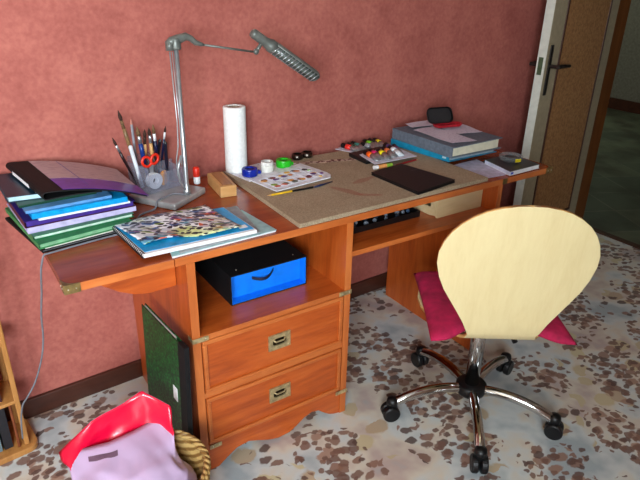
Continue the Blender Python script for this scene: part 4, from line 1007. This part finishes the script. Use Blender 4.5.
# bend
for a in (20, 45, 70):
    stations.append((-.165-.047*math.sin(R(a)), .4275+.047*(1-math.cos(R(a))), .118-.018*a/70, .0))
for h_, hw_ in half[0:]:
    hh_ = h_+.012
    stations.append((-.215-.0-math.sin(tl)*hh_, .4725+math.cos(tl)*hh_-.012, hw_, .014*min(1, h_/.25)))
b_ = MB(); nu = 24
b_.grid(lambda u, v: (lambda s_, x: Vector((x*s_[2], s_[0]+s_[3]*(x*x-.0)*(s_[2]/.21)**2, s_[1])))(stations[round(u*(len(stations)-1))], math.sin((v*2-1)*math.pi/2)), len(stations)-1, nu)
sh_ = b_.build('shell', [M['birch'], M['birch_edge']], chair, smooth=True)
d = sh_.modifiers.new('s', 'SOLIDIFY'); d.thickness = .011; d.offset = 0; d.material_offset_rim = 1; d.use_even_offset = False
# cushion on the seat
cu = thing('seat_cushion', 'square magenta quilted cushion on the seat of the swivel chair', 'cushion', (cc.x, cc.y, .434), AZ-math.pi/2)
def cush(top):
    def f(u, v):
        x = (u*2-1)*.212; y = -.250+.42*v
        notch = .080*math.exp(-((x)/.135)**4)
        y = y+notch*(1-v)
        e_ = (1-(2*u-1)**8)*(1-(2*v-1)**8); th = .020*(max(0, e_)**.5)
        quilt = .0018*(abs(math.sin(u*math.pi*6))*abs(math.sin(v*math.pi*6)))
        droop = -.003*max(0, (abs(x)-.16)/.05)**2
        base = .024+droop+.010*max(0, .12-v)*0
        return Vector((x*(1-.02*math.sin(v*math.pi)), y, base+(th+quilt if top else -th*.98)))
    return f
b_ = MB(); b_.grid(cush(True), 48, 40); b_.grid(cush(False), 48, 40); bmesh.ops.remove_doubles(b_.bm, verts=b_.bm.verts[:], dist=.0005)
b_.build('cushion_cover', M['magenta'], cu, smooth=True)

# ------------------------------------------------------------------ lights and camera
def area(name, loc, rot, sx, sy, e, c_):
    l = bpy.data.lights.new(name, 'AREA'); l.shape = 'RECTANGLE'; l.size = sx; l.size_y = sy; l.energy = e; l.color = c_
    o = bpy.data.objects.new(name, l); C.objects.link(o); o.location = loc; o.rotation_euler = rot; return o
area('window_daylight', (-1.425, -3.06, 1.55), (R(90), 0, 0), 1.3, 1.15, 104, (.84, .94, 1.0))
pnt = bpy.data.lights.new('hall_light', 'AREA'); pnt.size = .6; pnt.energy = 7; pnt.color = (.82, 1, .85)
po = bpy.data.objects.new('hall_light', pnt); C.objects.link(po); po.location = (4.8, 2.2, 2.3)
wd_ = bpy.data.worlds.new('World'); bpy.context.scene.world = wd_; wd_.use_nodes = True
bg = wd_.node_tree.nodes['Background']; sky = wd_.node_tree.nodes.new('ShaderNodeTexSky'); sky.sky_type = 'NISHITA'; sky.sun_disc = False; sky.sun_elevation = R(40); sky.sun_rotation = R(120)
wd_.node_tree.links.new(sky.outputs[0], bg.inputs[0]); bg.inputs[1].default_value = .12

cam = bpy.data.cameras.new('camera'); co = bpy.data.objects.new('camera', cam); C.objects.link(co)
cam.sensor_fit = 'HORIZONTAL'; cam.sensor_width = 36; cam.lens = 595.302/640*36; cam.clip_start = .05
yaw, pitch, roll = -.5967, -.4327, .0217
fwd = Vector((-math.sin(yaw)*math.cos(pitch), math.cos(yaw)*math.cos(pitch), math.sin(pitch)))
right = Vector((math.cos(yaw), math.sin(yaw), 0)); up = right.cross(fwd)
r2 = right*math.cos(roll)+up*math.sin(roll); u2 = up*math.cos(roll)-right*math.sin(roll)
mt = Matrix((r2, u2, -fwd)).transposed().to_4x4(); mt.translation = (-.4528, -1.908, 1.4367)
co.matrix_world = mt
sc_ = bpy.context.scene; sc_.camera = co
sc_.view_settings.view_transform = 'Standard'; sc_.view_settings.look = 'None'; sc_.view_settings.gamma = 1; sc_.view_settings.exposure = 1.0
